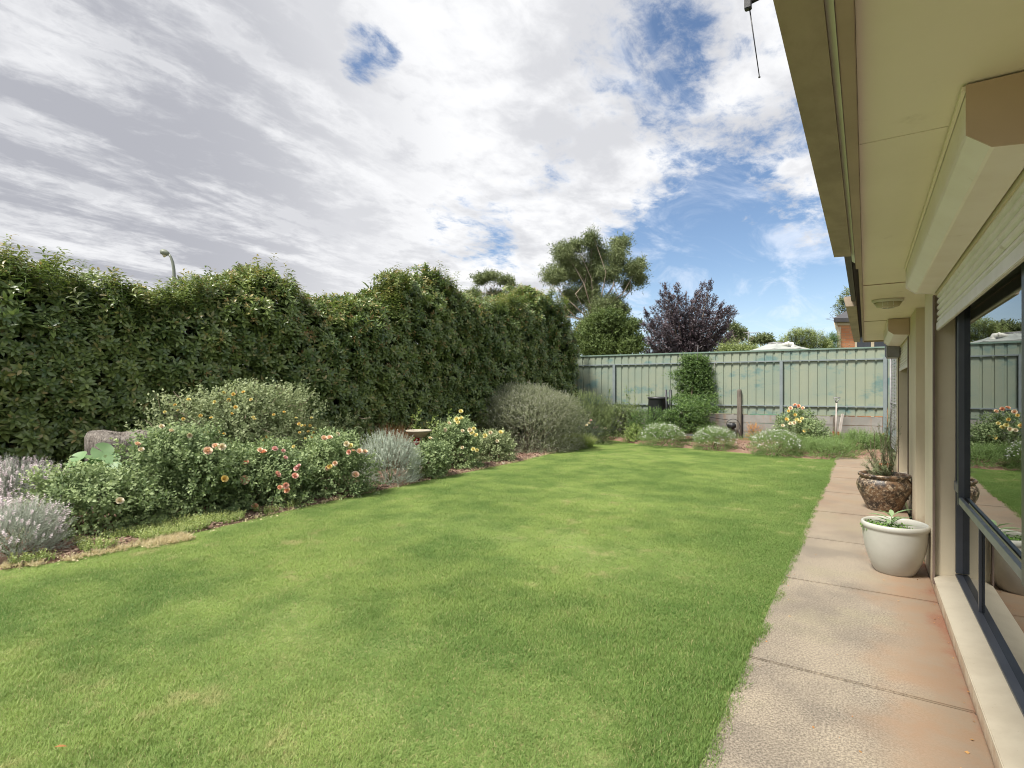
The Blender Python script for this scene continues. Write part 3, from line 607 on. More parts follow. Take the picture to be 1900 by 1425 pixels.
# ------------------------------------------------------------------ back fence
fr = empty('metal_fence', (-3.6, 16.8, .05), 'faded green corrugated metal fence on grey concrete sleepers', 'fence')
FA = np.array([.42, 17.19]); FB = np.array([-9.2, 17.19-.1045*9.62]); fd = (FB-FA)/np.linalg.norm(FB-FA); fn = np.array([-fd[1], fd[0]]);
if fn[1] > 0: fn = -fn      # towards the yard
def fpt(s, o, z): p = FA+fd*s+fn*o; return (p[0], p[1], z)
def fbox(s0, s1, o0, o1, z0, z1): 
    m = MB(); m.add([fpt(s,o,z) for z in (z0,z1) for o in (o0,o1) for s in (s0,s1)], [(0,2,3,1),(4,5,7,6),(0,1,5,4),(2,6,7,3),(0,4,6,2),(1,3,7,5)]); return m
bays = [0, 2.42, 4.82, 7.22, 9.62]
for i in range(4):
    s0, s1 = bays[i], bays[i+1]; s = s0; P = []
    n_ = 11; st_ = (s1-s0)/n_
    for k in range(n_):
        a = s0+k*st_; P += [(a,0),(a+st_*.72,0),(a+st_*.78,-.022),(a+st_*.94,-.022)]
    P.append((s1,0)); z0, z1 = .82, 2.60
    m = MB(); q = len(P); m.add([fpt(a,o,z0) for a,o in P]+[fpt(a,o,z1) for a,o in P], [(j,j+1,q+j+1,q+j) for j in range(q-1)]); m.build('panel', M['fence'], fr)
    for zc in (2.315, 1.06): fbox(s0+.04, s1-.04, .004, .04, zc-.018, zc+.018).build('rail', M['fpost'], fr, .003)
    fbox(s0, s1, -.045, .03, 2.598, 2.64).build('cap_rail', M['fcap'], fr, .004)
    for k in range(4): fbox(s0+.045, s1-.045, .0-.09, -.012, .80-.245*(k+1)+.004, .80-.245*k-.004).build('sleeper', M['sleeper'], fr, .008)
for i, s in enumerate(bays[:-1]): fbox(s-.04, s+.04, -.05, .07, -.05, 2.33 if i else 2.36).build('post', M['fpost'], fr, .004)
# return panel behind the corner
c0 = np.array(fpt(0,0,0))[:2]
m = MB(); P = []
for k in range(10): a = .06+k*.2; P += [(a,0),(a+.14,0),(a+.155,.03),(a+.19,.03)]
q = len(P); m.add([(c0[0]+.1+o, c0[1]+.3-a*.0+a*.2*0+a, .1) for a,o in P]+[(c0[0]+.1+o, c0[1]+.3+a, 2.5) for a,o in P], [(j,j+1,q+j+1,q+j) for j in range(q-1)])
P2 = [(a,o) for a,o in P]; m2 = MB(); m2.add([(c0[0]+a, c0[1]+.12*a*.1-.01+o, z_) for z_ in (.1,2.6) for a,o in P2], [(j,j+1,q+j+1,q+j) for j in range(q-1)])
m2.build('panel', M['fence'], fr)
# wire gate between fence corner and house
gt = empty('wire_gate', (.5, 15, 0), 'narrow wire mesh gate between the fence corner post and house', 'gate')
ga, gb = np.array([.50, 15.6]), np.array([.60, 12.6])
m = MB()
G3 = lambda t, z_: np.array([*(ga+(gb-ga)*t), z_])
m.tube([G3(0,.1), G3(0,2.3)], .025); m.tube([G3(1,.1), G3(1,2.3)], .022); m.tube([G3(0,2.28), G3(1,2.28)], .016); m.tube([G3(0,1.2), G3(1,1.2)], .014); m.tube([G3(0,.2), G3(1,.2)], .014)
m.build('frame', M['rustpipe'], gt)
m = MB()
for k in range(-24, 46):
    for sg in (1, -1):
        pts = []
        for z_ in (.2, 2.28):
            t = k/24+(z_-.2)/3.0*sg*.9+(0 if sg > 0 else .5); pts.append((t, z_))
        (t0,z0_),(t1,z1_) = pts
        if t1 != t0:
            lo = max(0, min(1, t0)); hi = max(0, min(1, t1))
            if lo != hi: m.tube([G3(lo, z0_+(lo-t0)/(t1-t0)*(z1_-z0_)), G3(hi, z0_+(hi-t0)/(t1-t0)*(z1_-z0_))], .0025, 3, False)
m.build('wire_mesh', M['rustpipe'], gt)
# ------------------------------------------------------------------ hedge
hp = [(-260,430),(-120,440),(0,455),(30,450),(60,462),(78,492),(95,480),(112,474),(150,492),(185,502),(205,497),(215,484),(240,500),(265,522),(300,520),(330,530),(360,515),(385,492),(400,498),(450,502),(480,487),(520,487),(548,492),(562,516),(600,535),(640,545),(670,536),(700,535),(738,530),(746,500),(775,492),(790,510),(815,502),(830,482),(850,510),(880,532),(920,545),(960,545),(990,538),(1010,520),(1040,535),(1058,560),(1068,600)]
HB = np.array([-8.75, 2.2]); hdv = np.array([.0995, .995]); hn = np.array([.995, -.0995])
S0, S1 = -4.4, 13.7
def hedge_px(s, off=0):
    P = HB+np.outer(s, hdv)+hn*off; D = -SA*P[:,0]+CA*P[:,1]; lat = CA*P[:,0]+SA*P[:,1]; return CX+FP*lat/np.maximum(D,.5), D
ss = np.linspace(S0, S1, 800); pxs, Ds = hedge_px(ss); top = H+(HZ-np.interp(pxs, [p[0] for p in hp], [p[1] for p in hp]))/FP*(Ds+.35)
def htop(s): return np.interp(s, ss, top)
hroot = empty('hedge', (HB[0]+hdv[0]*5-.5, HB[1]+hdv[1]*5, 0), 'tall dense dark green leafy hedge with reddish new growth along the left boundary', 'hedge')
rose_t = [rosette(random.choice([8,9,10]), .122, .46, .07, .8) for _ in range(6)]
def hface(s, t):
    """front surface point for s along, t height: 3d + outward"""
    q = np.c_[s, t, s*0]; b = .13*lump(q, 1.3, 31)+.11*lump(q, 3.6, 32)
    round_top = -1.0*np.clip((t-(htop(s)-.9))/.9, 0, 1)**2.2; bot = -.15*np.clip((.5-t)/.5, 0, 1)
    endr = -1.2*np.clip((s-(S1-.8))/.8, 0, 1)**2
    return b+round_top+bot+endr
n1 = 25000
s = rng.uniform(S0, S1, n1*2); s = s[(rng.random(len(s)) < np.where(s < 0, .5, 1))][:n1]; tt = rng.random(len(s)); t = tt*(htop(s)-.08)
dep = -rng.random(len(s))**1.5*.45; off = hface(s, t)+dep
P2_ = HB+s[:,None]*hdv+off[:,None]*hn; P = np.c_[P2_, t]
tn = np.clip((t-(htop(s)-1.0))/1.0, 0, 1)[:,None]
d = np.c_[np.tile(hn,(len(s),1))*.9, np.full(len(s), .45)]*(1-.5*tn)+np.array([[0,0,1.]])*tn*.9+rng.normal(0,.38,(len(s),3))
cv = lump(np.c_[s, t, s*0], 7.5, 77) > -.62; P, d, s, t, tn = P[cv], d[cv], s[cv], t[cv], tn[cv]
yng = (rng.random(len(s)) < .22+.35*tn[:,0])*rng.uniform(.4,1,len(s))
scatter('foliage', rose_t, P, d, rng.uniform(.8,1.2,len(s)), L['hedge'], hroot, young=yng)
# deeper and top/back layers
n2 = 7000; s = rng.uniform(S0, S1, n2); t = rng.random(n2)*(htop(s)-.35); off = -rng.uniform(.45,1.3,n2)
P = np.c_[HB+s[:,None]*hdv+off[:,None]*hn, t]; scatter('inner_foliage', rose_t, P, rng.normal(0,1,(n2,3))+np.array([.6,0,.3]), rng.uniform(1.4,2.3,n2), L['hedge'], hroot, young=np.zeros(n2))
# upright shoots on the crest
sh_t = [sprig(15, .34, .12, .36, leafgeo, .62, True, .9, curve=.5) for _ in range(5)]
ncl = 150; sc0 = rng.uniform(S0, S1, ncl); oc0 = -rng.uniform(.15,1.0,ncl); hc0 = rng.uniform(-.12,.22,ncl)*(rng.random(ncl) < .6); q = rng.integers(0, ncl, 2600); rad = np.abs(rng.normal(0,1,2600))
s = sc0[q]+rng.normal(0,.13,2600); off = oc0[q]+rng.normal(0,.13,2600); z_ = htop(np.clip(s,S0,S1))-.42+hc0[q]-.14*rad+rng.uniform(-.1,.05,2600); k = (s > S0) & (s < S1-.5); s, off, z_ = s[k], off[k], z_[k]
P = np.c_[HB+s[:,None]*hdv+off[:,None]*hn, z_]; n3 = len(P)
d = np.array([[0,0,1.]])+rng.normal(0,.24,(n3,3)); scatter('shoots', sh_t, P, d, rng.uniform(.7,1.1,n3), L['hedge'], hroot, young=rng.uniform(0,1,n3)**2)
n3 = 420; s = rng.uniform(2, S1, n3); t = htop(s)*(1-.55*rng.random(n3)**1.8)-.1; off = hface(s,t)+.03; P = np.c_[HB+s[:,None]*hdv+off[:,None]*hn, t]
scatter('new_growth', [rosette(7,.06,.34,.05,1) for _ in range(3)], P, np.array([[.5,-.1,.8]])+rng.normal(0,.3,(n3,3)), rng.uniform(.8,1.2,n3), L['hedgenew'], hroot)
m = MB()
for k in range(34):
    s_ = S0+.3+k*(S1-S0-.5)/34; b = HB+s_*hdv-hn*.7
    for j in range(3):
        e = b+hdv*random.uniform(-.5,.5)+hn*random.uniform(-.4,.4); hh = htop(np.array([s_]))[0]-.5
        m.tube([(b[0],b[1],0),((b[0]+e[0])/2+.05,(b[1]+e[1])/2,hh*.5),(e[0],e[1],hh)], [.035,.022,.008], 6, False)
m.build('branches', M['bark'], hroot)
# ------------------------------------------------------------------ plants
RX2, FW2 = np.array([CA,SA]), np.array([-SA,CA])
def dome(n, c, rx, ry, h, shell=.55, lumpy=.18, seed=1, zmin=.04, ax=None):
    """points through a lumpy dome; returns points, outward directions"""
    u = rng.normal(0,1,(n*2,3)); u /= np.linalg.norm(u,axis=1,keepdims=True); u = u[u[:,2] > -.35][:n]
    r = 1-(1-shell)*rng.random(len(u))**1.6*1.0; r = r*(1+lumpy*lump(u*2.0, 1.3, seed)+lumpy*.6*lump(u, 5, seed+9)+lumpy*.35*lump(u, 11, seed+19))
    q = u*r[:,None]; z = (np.sign(q[:,2])*np.abs(q[:,2])**.72+.35)/1.38*h; z = np.minimum(z, h*(.93+.09*rng.random(len(z)))); A1, A2 = ax or (RX2, FW2); xy = np.array(c[:2])+q[:,:1]*rx*A1+q[:,1:2]*ry*A2; P = np.c_[xy, c[2]+np.maximum(z, zmin)]
    u = np.c_[u[:,:1]*A1+u[:,1:2]*A2, u[:,2]]
    return P, u
def place(pxc, pyb, wpx, pyt, depth=.8):
    g_ = gd(pxc, pyb); D = np.dot(g_[:2], [-SA, CA]); rx = wpx/2*D/FP; D2 = D+rx*depth
    c = at(pxc, 0, D2); c[2] = 0; rx = wpx/2*D2/FP; h = H+(HZ-pyt)/FP*D2
    return c, rx, h, D2
def stems(m, c, P, n=12, r=.012, wig=.06):
    for i in rng.integers(0, len(P), n):
        p = P[i]; mid = (np.array(c)+p)/2+rng.normal(0,wig,3); mid[2] = max(mid[2], .05); m.tube([np.array(c)+[rng.normal(0,.03), rng.normal(0,.03), -.02], mid, p], [r,r*.6,r*.25], 5, False)
def tflower(n_out=9, layers=5):
    t = T()
    for L_ in range(layers):
        k = L_/(layers-1); n = max(4, n_out-L_); R = 1-.5*k; el = .45+1.05*k
        for i in range(n):
            a = (i+.5*L_)*2*math.pi/n+random.uniform(-.12,.12); w = .52*R*random.uniform(.9,1.1); r0 = .12; l = R*.95
            v = np.array([(-w*.3,r0,0),(w*.3,r0,0),(w,r0+l*.55,.05),(-w,r0+l*.55,.05),(w*.7,r0+l*.95,.18),(-w*.7,r0+l*.95,.18)]); v = rotx(v, el*.8); v = rotz(v, a)+np.array([0,0,.12*k])
            t.add(v, [(0,1,2,3),(3,2,4,5)], random.random(), k*.55)
    return t.fin()
FLT = [tflower() for _ in range(3)]
FME = {}
def bloom(pos, dirv, r, kind, parent):
    key = (kind, random.randrange(3))
    if key not in FME:
        t = FLT[key[1]]; me = bpy.data.meshes.new('bloom'); me.from_pydata(t.V.tolist(), [], t.f); ca = me.color_attributes.new('tint','FLOAT_COLOR','POINT'); C = np.ones((len(t.V),4), np.float32); C[:,2] = t.B; ca.data.foreach_set('color', C.ravel())
        me.materials.append(PET[kind]); FME[key] = me
    o = bpy.data.objects.new('bloom', FME[key]); COL.objects.link(o); o.parent = parent; o.location = Vector(pos)-parent.location
    o.rotation_euler = Vector(dirv).to_track_quat('Z','Y').to_euler(); o.scale = (r,r,r*.95); return o
camp = np.array([0,0,H])
def surface_hit(P, px, py):
    """front-most foliage point that projects near px,py"""
    D = -SA*P[:,0]+CA*P[:,1]; lat = CA*P[:,0]+SA*P[:,1]; x = CX+FP*lat/D; y = HZ-(P[:,2]-H)*FP/D; e = np.hypot(x-px, y-py); k = e < max(14, np.partition(e, 5)[5]+1)
    i = np.nonzero(k)[0]; j = i[np.argmin(D[i])]; return max(D[j]-.07, 1)
def rose(pxc, pyb, wpx, pyt, label, leafm='rose', n=1500, blooms=(), depth=.8, seed=1, name='rose_bush', group=None, young=.5, br=.045, ls=1., lumpy=.28, nst=14, shell=.5, along=None):
    c, rx, h, D = place(pxc, pyb, wpx, pyt, depth); ro = empty(name, c, label, 'rose bush', group)
    ax = (RX2, FW2)
    if along is not None:
        s_h = ss[np.argmin(np.abs(hedge_px(ss, .62)[0]-pxc))]; q_ = HB+s_h*hdv+hn*.62; c = np.array([q_[0], q_[1], 0.]); ro.location = c; rx, depth, h = along[0], along[1]/along[0], along[2]; ax = (hdv, hn)
    P, u = dome(n, c, rx, rx*depth, h, shell, lumpy, seed, ax=ax)
    nc = 16; ud = rng.normal(0,1,(nc,3)); ud[:,2] = np.abs(ud[:,2])+.5; ud /= np.linalg.norm(ud,axis=1,keepdims=True); ed_ = []
    for q in ud:
        L1 = rng.uniform(1.02,1.28)
        for kk in np.linspace(.7, L1, 9): ed_.append(np.array(c)+np.r_[(q[0]*rx*ax[0]+q[1]*rx*depth*ax[1]), q[2]*h*.9]*kk+rng.normal(0,.02,3)-[0,0,.25*max(0,kk-.9)])
    P = np.vstack([P, ed_]); u = np.vstack([u, np.repeat(ud, 9, 0)])
    t = [sprig(6, .14, .054*ls, .62, simple_leaf, .8, True, .6) for _ in range(5)]
    scatter('foliage', t, P, u+np.array([[0,0,.45]])+rng.normal(0,.5,u.shape), rng.uniform(.75,1.25,len(P)), L[leafm], ro, young=(rng.random(len(P)) < young)*rng.random(len(P)))
    m = MB(); stems(m, c, P, nst, .011); m.build('stems', M['greenstem'], ro)
    for b in blooms:
        px, py, kind = b[:3]; r = b[3] if len(b) > 3 else br; Dh = surface_hit(P, px, py); p = at(px, py, Dh)
        tw = camp-p; tw /= np.linalg.norm(tw); bloom(p, tw*.8+np.array([0,0,.45])+rng.normal(0,.25,3), r*random.uniform(.85,1.15), kind, ro)
    return ro, P
def bush(name, pxc, pyb, wpx, pyt, label, cat, leafm, temps, n, depth=.8, seed=1, upw=.5, sc=(.8,1.2), shell=.5, lumpy=.2, young=.5, part='foliage', jit=.4, group=None, nst=10, extra=None, stemm='greenstem'):
    c, rx, h, D = place(pxc, pyb, wpx, pyt, depth); ro = empty(name, c, label, cat, group)
    P, u = dome(n, c, rx, rx*depth, h, shell, lumpy, seed)
    scatter(part, temps, P, u+np.array([[0,0,upw]])+rng.normal(0,jit,u.shape), rng.uniform(sc[0],sc[1],len(P)), L[leafm], ro, young=(rng.random(len(P)) < young)*rng.random(len(P)))
    if nst: m = MB(); stems(m, c, P, nst, .009); m.build('stems', M[stemm], ro)
    return ro, P, u, c, rx, h
lav_t = [sprig(16, .17, .032, .16, simple_leaf, 1.0, True, .3) for _ in range(5)]
def spike(n=9, length=.24):
    t = T(); r = .0015; t.add([(r,0,0),(-r*.5,r*.87,0),(-r*.5,-r*.87,0),(0,0,length)], [(0,1,3),(1,2,3),(2,0,3)], .1, 0)
    for i in range(n):
        k = i/n; v, f = simple_leaf(.019, .8, 0); v = rotx(v, .5); v = rotz(v, i*2.4)+np.array([0,0,length*(.72+.28*k)]); t.add(v, f, random.random(), 0)
    return t.fin()
spk_t = [spike(length=random.uniform(.18,.28)) for _ in range(4)]
def lavender(pxc, pyb, wpx, pyt, label, leafm, fl, n, nf, seed, depth=.8):
    ro, P, u, c, rx, h = bush('lavender_bush', pxc, pyb, wpx, pyt, label, 'lavender bush', leafm, lav_t, n, depth, seed, .9, shell=.45, lumpy=.16, group='lavender bushes in the flower bed', nst=8, jit=.35)
    P2, u2 = dome(nf, c, rx*1.0, rx*depth, h*.97, .9, .12, seed+1); k = u2[:,2] > -.05
    scatter('flower_spikes', spk_t, P2[k], u2[k]*.7+np.array([[0,0,1.]])+rng.normal(0,.14,u2[k].shape), rng.uniform(.6,1.05,k.sum()), L[fl], ro); return ro
lavender(8, 985, 180, 868, 'grey lavender bush with tall pinkish flower spikes at the left end of the bed', 'lav', 'lavflower', 1500, 900, 3)
lavender(22, 1048, 150, 950, 'low sprawling grey lavender nearest the camera at left lawn edge', 'lav', 'lavflower', 1100, 350, 4)
lavender(722, 903, 104, 815, 'rounded silver lavender bush between apricot roses and red rose', 'silver', 'silver', 1500, 380, 5)
rose(172, 1004, 190, 874, 'leafy green rose bush with one pale bloom beside the grey lavender', n=1500, seed=11, young=.7, blooms=[(222,930,'cream',.035),(96,968,'cream',.04)])
rose(346, 972, 190, 802, 'large leafy rose bush with few pale peach blooms in front of the stump', n=2600, seed=12, blooms=[(385,838,'peach',.05),(400,829,'peach',.045),(412,830,'cream',.045),(416,889,'yellow',.045),(255,825,'peach',.035),(262,835,'cream',.035),(300,792,'cream',.035),(318,800,'cream',.03),(352,808,'cream',.03)])
rose(490, 947, 160, 832, 'rose bush with coral and orange blooms nearest the lawn edge', n=1900, seed=13, blooms=[(453,891,'coral',.055),(514,881,'coral',.052),(457,859,'orange',.045),(489,840,'orange',.05),(483,836,'peach',.035),(510,834,'pink',.04),(525,837,'pink',.035),(529,850,'pink',.038),(551,870,'pink',.04),(555,865,'pink',.035),(547,884,'coral',.042),(530,901,'coral',.045),(533,910,'orange',.045),(519,905,'orange',.035),(473,941,'orange',.045),(545,829,'lemon',.03)])
yb = [(452,728),(415,729),(399,746),(437,756),(466,742),(325,752),(331,762),(306,765),(372,772),(392,776),(430,768),(470,775),(508,770),(527,765),(549,776),(578,776),(565,790),(572,801),(566,814),(560,790),(575,790),(585,795),(495,811),(489,816),(491,826),(416,806),(406,802),(384,802),(340,778),(313,789),(350,742),(425,742),(433,732),(472,778),(380,804),(555,787),(582,803),(577,812),(556,803)]
yr, yP = rose(452, 912, 400, 716, 'wide sprawling yellow rose with bare twigs arching up against the hedge', 'roseolive', 5200, along=(1.45,.5,1.52), seed=14, blooms=[(a,b,random.choice(['yellow','yellow','lemon']),.026) for a,b in yb], lumpy=.35, nst=40, shell=.35)
m = MB()
yPt = yP[yP[:,2] > .75]
for _ in range(120):
    p = yPt[rng.integers(0,len(yPt))]; q = p+np.array([rng.normal(0,.16), rng.normal(0,.1), rng.uniform(-.05,.22)])-np.array([SA*-.05,CA*.05,0]); m.tube([p, (p+q)/2+rng.normal(0,.02,3), q], [.005,.004,.002], 4, False)
m.build('twigs', M['twig'], yr)['kind'] = 'stuff'
rose(622, 925, 122, 812, 'apricot rose bush beside the silver lavender', n=1500, seed=15, blooms=[(601,814,'peach',.045),(612,813,'peach',.045),(643,824,'cream',.045),(651,828,'lemon',.045),(648,839,'coral',.04),(655,837,'peach',.04),(667,838,'peach',.045),(677,839,'peach',.045),(612,866,'yellow',.045),(622,860,'peach',.045),(607,869,'peach',.04),(659,882,'peach',.055),(626,806,'cream',.035)])
rose(798, 888, 66, 822, 'green rose bush with one dark red bloom by the bird bath', 'rose', 900, seed=16, blooms=[(773,820,'red',.05),(776,815,'red',.04),(798,814,'cream',.035)])
rose(848, 872, 90, 782, 'pale yellow rose bush in front of the grey shrub, taller of two', 'rose', 1300, seed=17, blooms=[(855,764,'lemon',.05),(848,779,'lemon',.055),(856,777,'lemon',.05),(850,784,'lemon',.05),(833,786,'cream',.045),(872,798,'cream',.05),(879,796,'lemon',.05),(875,803,'lemon',.05),(884,808,'lemon',.045),(825,798,'cream',.045),(858,831,'cream',.04),(858,800,'cream',.04),(878,834,'lemon',.045),(885,836,'lemon',.05)], group=None)
rose(915, 858, 72, 806, 'small low rose bush with round pale yellow blooms beside the large grey shrub', 'roseolive', 900, seed=18, blooms=[(900,809,'lemon',.06),(910,803,'cream',.045),(929,803,'lemon',.05),(922,819,'cream',.045)])
west_t = [sprig(12, .17, .034, .34, simple_leaf, .8, True, .9) for _ in range(5)]
bush('grey_shrub', 978, 842, 208, 716, 'large rounded grey green shrub with fine twiggy leaves against the hedge', 'shrub', 'west', west_t, 12500, .66, 22, .4, (.6,1.15), .5, .12, .9, stemm='twig', nst=40, jit=.75)
bush('olive_shrub', 1086, 826, 96, 733, 'loose olive shrub with a bright green tuft left of the fence panels', 'shrub', 'olive', west_t, 2200, .6, 23, .4, (.8,1.2), .4, .25, .6, nst=16)
lf_t = [sprig(8, .16, .05, .5, simple_leaf, .8, True, .6) for _ in range(4)]
bush('green_shrub', 1145, 817, 126, 750, 'low green shrub spreading in front of the metal fence', 'shrub', 'olive', lf_t, 2400, .42, 24, .5, (.7,1.1), .4, .25, .5, nst=20)
bush('green_shrub', 1208, 822, 76, 762, 'dark green shrub under the black compost bin', 'shrub', 'vine', lf_t, 1000, .6, 25, .5, (.7,1.1), .4, .25, .2, nst=12)
def tallstems(name, pts, label, cat, leafm, lsz=.05):
    c = at(pts[0][0], 0, pts[0][3]); c[2] = .1; ro = empty(name, c, label, cat); m = MB(); Q = []; Dd = []
    for x, y0_, y1_, D in pts:
        a = at(x, y0_, D); b = at(x+random.uniform(-4,4), y1_, D); m.tube([a,(a+b)/2+rng.normal(0,.02,3),b], [.008,.006,.003], 5, False)
        for k in np.linspace(.15,1,14): Q.append(a+(b-a)*k); Dd.append(rng.normal(0,.6,3)+[0,0,.6])
    m.build('stems', M['greenstem'], ro); scatter('foliage', [sprig(5,.13,lsz,.55,simple_leaf,.9,True,.6) for _ in range(3)], np.array(Q), np.array(Dd), rng.uniform(.7,1.2,len(Q)), L[leafm], ro); return ro
tallstems('young_rose', [(1131,790,722,16.9),(1160,790,718,16.8),(1166,790,725,16.8),(1178,795,722,16.8),(1203,800,718,16.6),(1208,800,728,16.6)], 'thin upright rose stems rising in front of the pale fence panels', 'rose bush', 'rose', .06)
tallstems('young_rose', [(771,850,766,10.6),(776,850,772,10.6),(800,850,775,10.7),(812,850,782,10.7),(830,850,770,10.9)], 'bright green leafy stems standing behind the bird bath', 'rose bush', 'lime', .08)
bush('silver_plant', 1092, 824, 60, 783, 'silvery leaved plant with pale flowers at lawn edge left of the mulch', 'plant', 'silver', lav_t, 900, .7, 26, .4, (.7,1), .45, .2, .6)
bush('silver_plant', 1120, 815, 52, 786, 'small silvery plant topped with cream pink flowers', 'plant', 'silver', lav_t, 700, .7, 27, .4, (.7,1), .45, .2, .6)
def flowers_on(ro, P, n, mat, r, name='flowers'):
    k = rng.choice(np.nonzero(P[:,2] > P[:,2].max()*.35)[0], n); t = T()
    for i in range(5): v, f = simple_leaf(1, .75, -.1); t.add(rotz(rotx(v, .35), i*1.257), f, .6, 0)
    t.fin(); Q = P[k]+rng.normal(0,.02,(n,3))+[0,0,.02]; o = scatter(name, [t], Q, np.array([[.2,-.35,.9]])+rng.normal(0,.3,(n,3)), r*rng.uniform(.7,1.2,n), mat, ro); tag(o, kind='stuff'); return o
for px_, py_, kind in [(1093,786,'cream'),(1088,790,'cream'),(1103,795,'pink'),(1108,794,'peach'),(1115,795,'cream'),(1123,796,'cream'),(1096,781,'pink')]:
    ro = [o for o in bpy.data.objects if o.name.startswith('silver_plant')][0 if px_ < 1100 else 1]; bloom(at(px_, py_, 14.9 if px_ < 1100 else 15.6), (.2,-.5,.8), .05, kind, ro)
gr_t = [blade_t(16, .28, .008, .7) for _ in range(4)]
c, rx, h, D = place(1062, 834, 74, 806)
ro = empty('grass_clump', c, 'pale green grassy clump below the large grey shrub at the lawn edge', 'ornamental grass'); P, u = dome(420, c, rx, rx*.6, .1, .2, .1, 5)
scatter('blades', gr_t, P, np.array([[0,0,1.]])+u*.5, rng.uniform(.7,1.2,len(P)), L['lime'], ro); scatter('seed_heads', lav_t, P[:120]+[0,0,.1], u[:120]+[0,0,1], .8, L['silver'], ro)
c, rx, h, D = place(722, 872, 60, 793)
ro = empty('copper_grass', c, 'upright clump of coppery brown grass behind the silver lavender', 'ornamental grass'); P = c+np.c_[rng.normal(0,.16,200), rng.normal(0,.16,200), np.zeros(200)]
scatter('blades', [blade_t(10, .62, .006, .35) for _ in range(3)], P, np.array([[0,0,1.]])+rng.normal(0,.12,(200,3)), rng.uniform(.7,1.2,200)*(h/.66), L['copper'], ro)
bush('bushy_plant', 690, 876, 70, 806, 'pale weedy plant with tiny white flowers left of the coppery grass', 'plant', 'lime', lf_t, 600, .7, 28, .8, (.6,1), .3, .3, .6)
bush('leafy_weed', 1180, 822, 34, 792, 'lime green seedling plant beside the first daisy mound', 'plant', 'lime', lf_t, 300, .7, 29, .8, (.6,1), .3, .2, .9)
daisy_t = [sprig(9, .11, .028, .3, simple_leaf, .9, True, .2) for _ in range(4)]
for px_, pb_, w_, pt_, nm, sd in [(1228,832,78,788,'white daisy mound nearest the vine',30),(1324,838,74,793,'white daisy mound in front of the wooden post',31),(1440,850,84,800,'white daisy mound in front of the yellow rose by the fence',32)]:
    ro, P, u, c, rx, h = bush('daisy_bush', px_, pb_, w_, pt_, nm, 'daisy bush', 'ground', daisy_t, 1700, .85, sd, .3, (.8,1.2), .5, .09, .1, group='white daisy mounds along the back lawn edge', nst=6)
    P2, u2 = dome(900, c, rx*1.03, rx*.88, h*1.03, .93, .09, sd); flowers_on(ro, P2, 420, L['white'], .015)
ro, P = rose(1481, 838, 70, 764, 'tall yellow rose bush in front of the fence right of the daisies', n=1000, seed=33, blooms=[(1467,758,'peach',.05),(1475,752,'orange',.05),(1482,754,'orange',.055),(1490,758,'peach',.05),(1463,763,'yellow',.04),(1478,779,'lemon',.06),(1484,783,'lemon',.06),(1474,785,'cream',.055),(1467,786,'cream',.055),(1488,777,'lemon',.05),(1459,779,'yellow',.05),(1452,790,'cream',.045),(1494,800,'yellow',.06),(1498,799,'yellow',.055),(1475,770,'yellow',.045)], lumpy=.35)
rose(1507, 840, 50, 778, 'dark green rose bush without blooms right of the yellow rose', n=420, seed=34)
# vine column on a frame
vr = empty('climbing_vine', at(1288,0,15.3)*[1,1,0], 'green climbing vine forming a tall column over the metal fence', 'vine')
n_ = 6500; px_ = []; Pv = []; Uv = []
for i in range(n_):
    k = random.random(); py_ = 662+k*140
    kk = np.interp(py_, [662,680,700,725,740,765,790,802], [0,1,2,3,4,5,6,7]); cxp = np.interp(kk, range(8), [1284,1287,1290,1290,1285,1279,1280,1282]); wv = np.interp(kk, range(8), [16,28,33,34,37,42,38,28])
    a = random.random()*6.28; wv *= 1+.38*lump(np.array([[py_/8,(1. if math.sin(a) > 0 else 9.),2.]]),1,3)[0]; r_ = random.random()**.6*random.choice([1,1,1,1,1.3]); D = 16.25-(0 if py_ < 730 else .9*min(1,(py_-730)/25))-(.5 if py_ > 740 else .25)*(math.cos(a)*.5+.5)*r_
    x_ = cxp+wv*r_*math.sin(a)+random.gauss(0,2); Pv.append(at(x_, py_, D)); Uv.append([CA*math.sin(a)*.8+SA*.8, -CA*.8, .25])
scatter('foliage', lf_t, np.array(Pv), np.array(Uv)+rng.normal(0,.5,(n_,3)), rng.uniform(.6,1.15,n_), L['vine'], vr, young=(rng.random(n_) < .5)*rng.random(n_))
m = MB(); 
for k in range(7): a = at(1280+k*2, 805, 15.7); b = at(1276+k*4, 690, 16.3); m.tube([a,(a+b)/2+rng.normal(0,.06,3),b], [.02,.014,.006], 6, False)
m.build('stems', M['bark'], vr)
m = MB(); m.tube([at(1320,695,15.7), at(1329,667,15.7)], .008, 5); m.tube([at(1294,668,15.7), at(1295,640,15.7)], .007, 5); m.build('stake', M['rustpipe'], vr)
# compost bin with stakes
D = 16.45; c = at(1221, 0, D); c[2] = 0.08; ro = empty('compost_bin', c, 'black ribbed plastic compost bin in front of the fence beside the vine', 'compost bin')
zt = H+(HZ-736)/FP*D; m = MB(); R0 = .30
m.lathe([(R0*1.12,0),(R0*1.08,.25),(R0*1.10,.27),(R0*1.05,.5),(R0*1.07,.52),(R0*1.0,.75),(R0*1.02,.77),(R0*.95,zt-.16),(R0*1.0,zt-.14)], c, 28); m.build('body', M['black'], ro)
m = MB(); m.lathe([(R0*1.04,zt-.135),(R0*1.04,zt-.10),(R0*.9,zt-.085),(.001,zt-.075)], c, 28); m.build('lid', M['black'], ro)
for x_, x2, lb in ((1235.5,1239,'thicker'),(1244,1244.5,'upright')):
    o = MB().tube([at(x2,800,15.95), at(x_,723,15.95)], .04 if lb == 'upright' else .034, 8).build('garden_stake', M['black']); centre(o); tag(o, 'short black stake %s, standing between compost bin and vine' % ('leaning left' if lb == 'thicker' else 'upright'), 'stake', 'black stakes beside the vine')
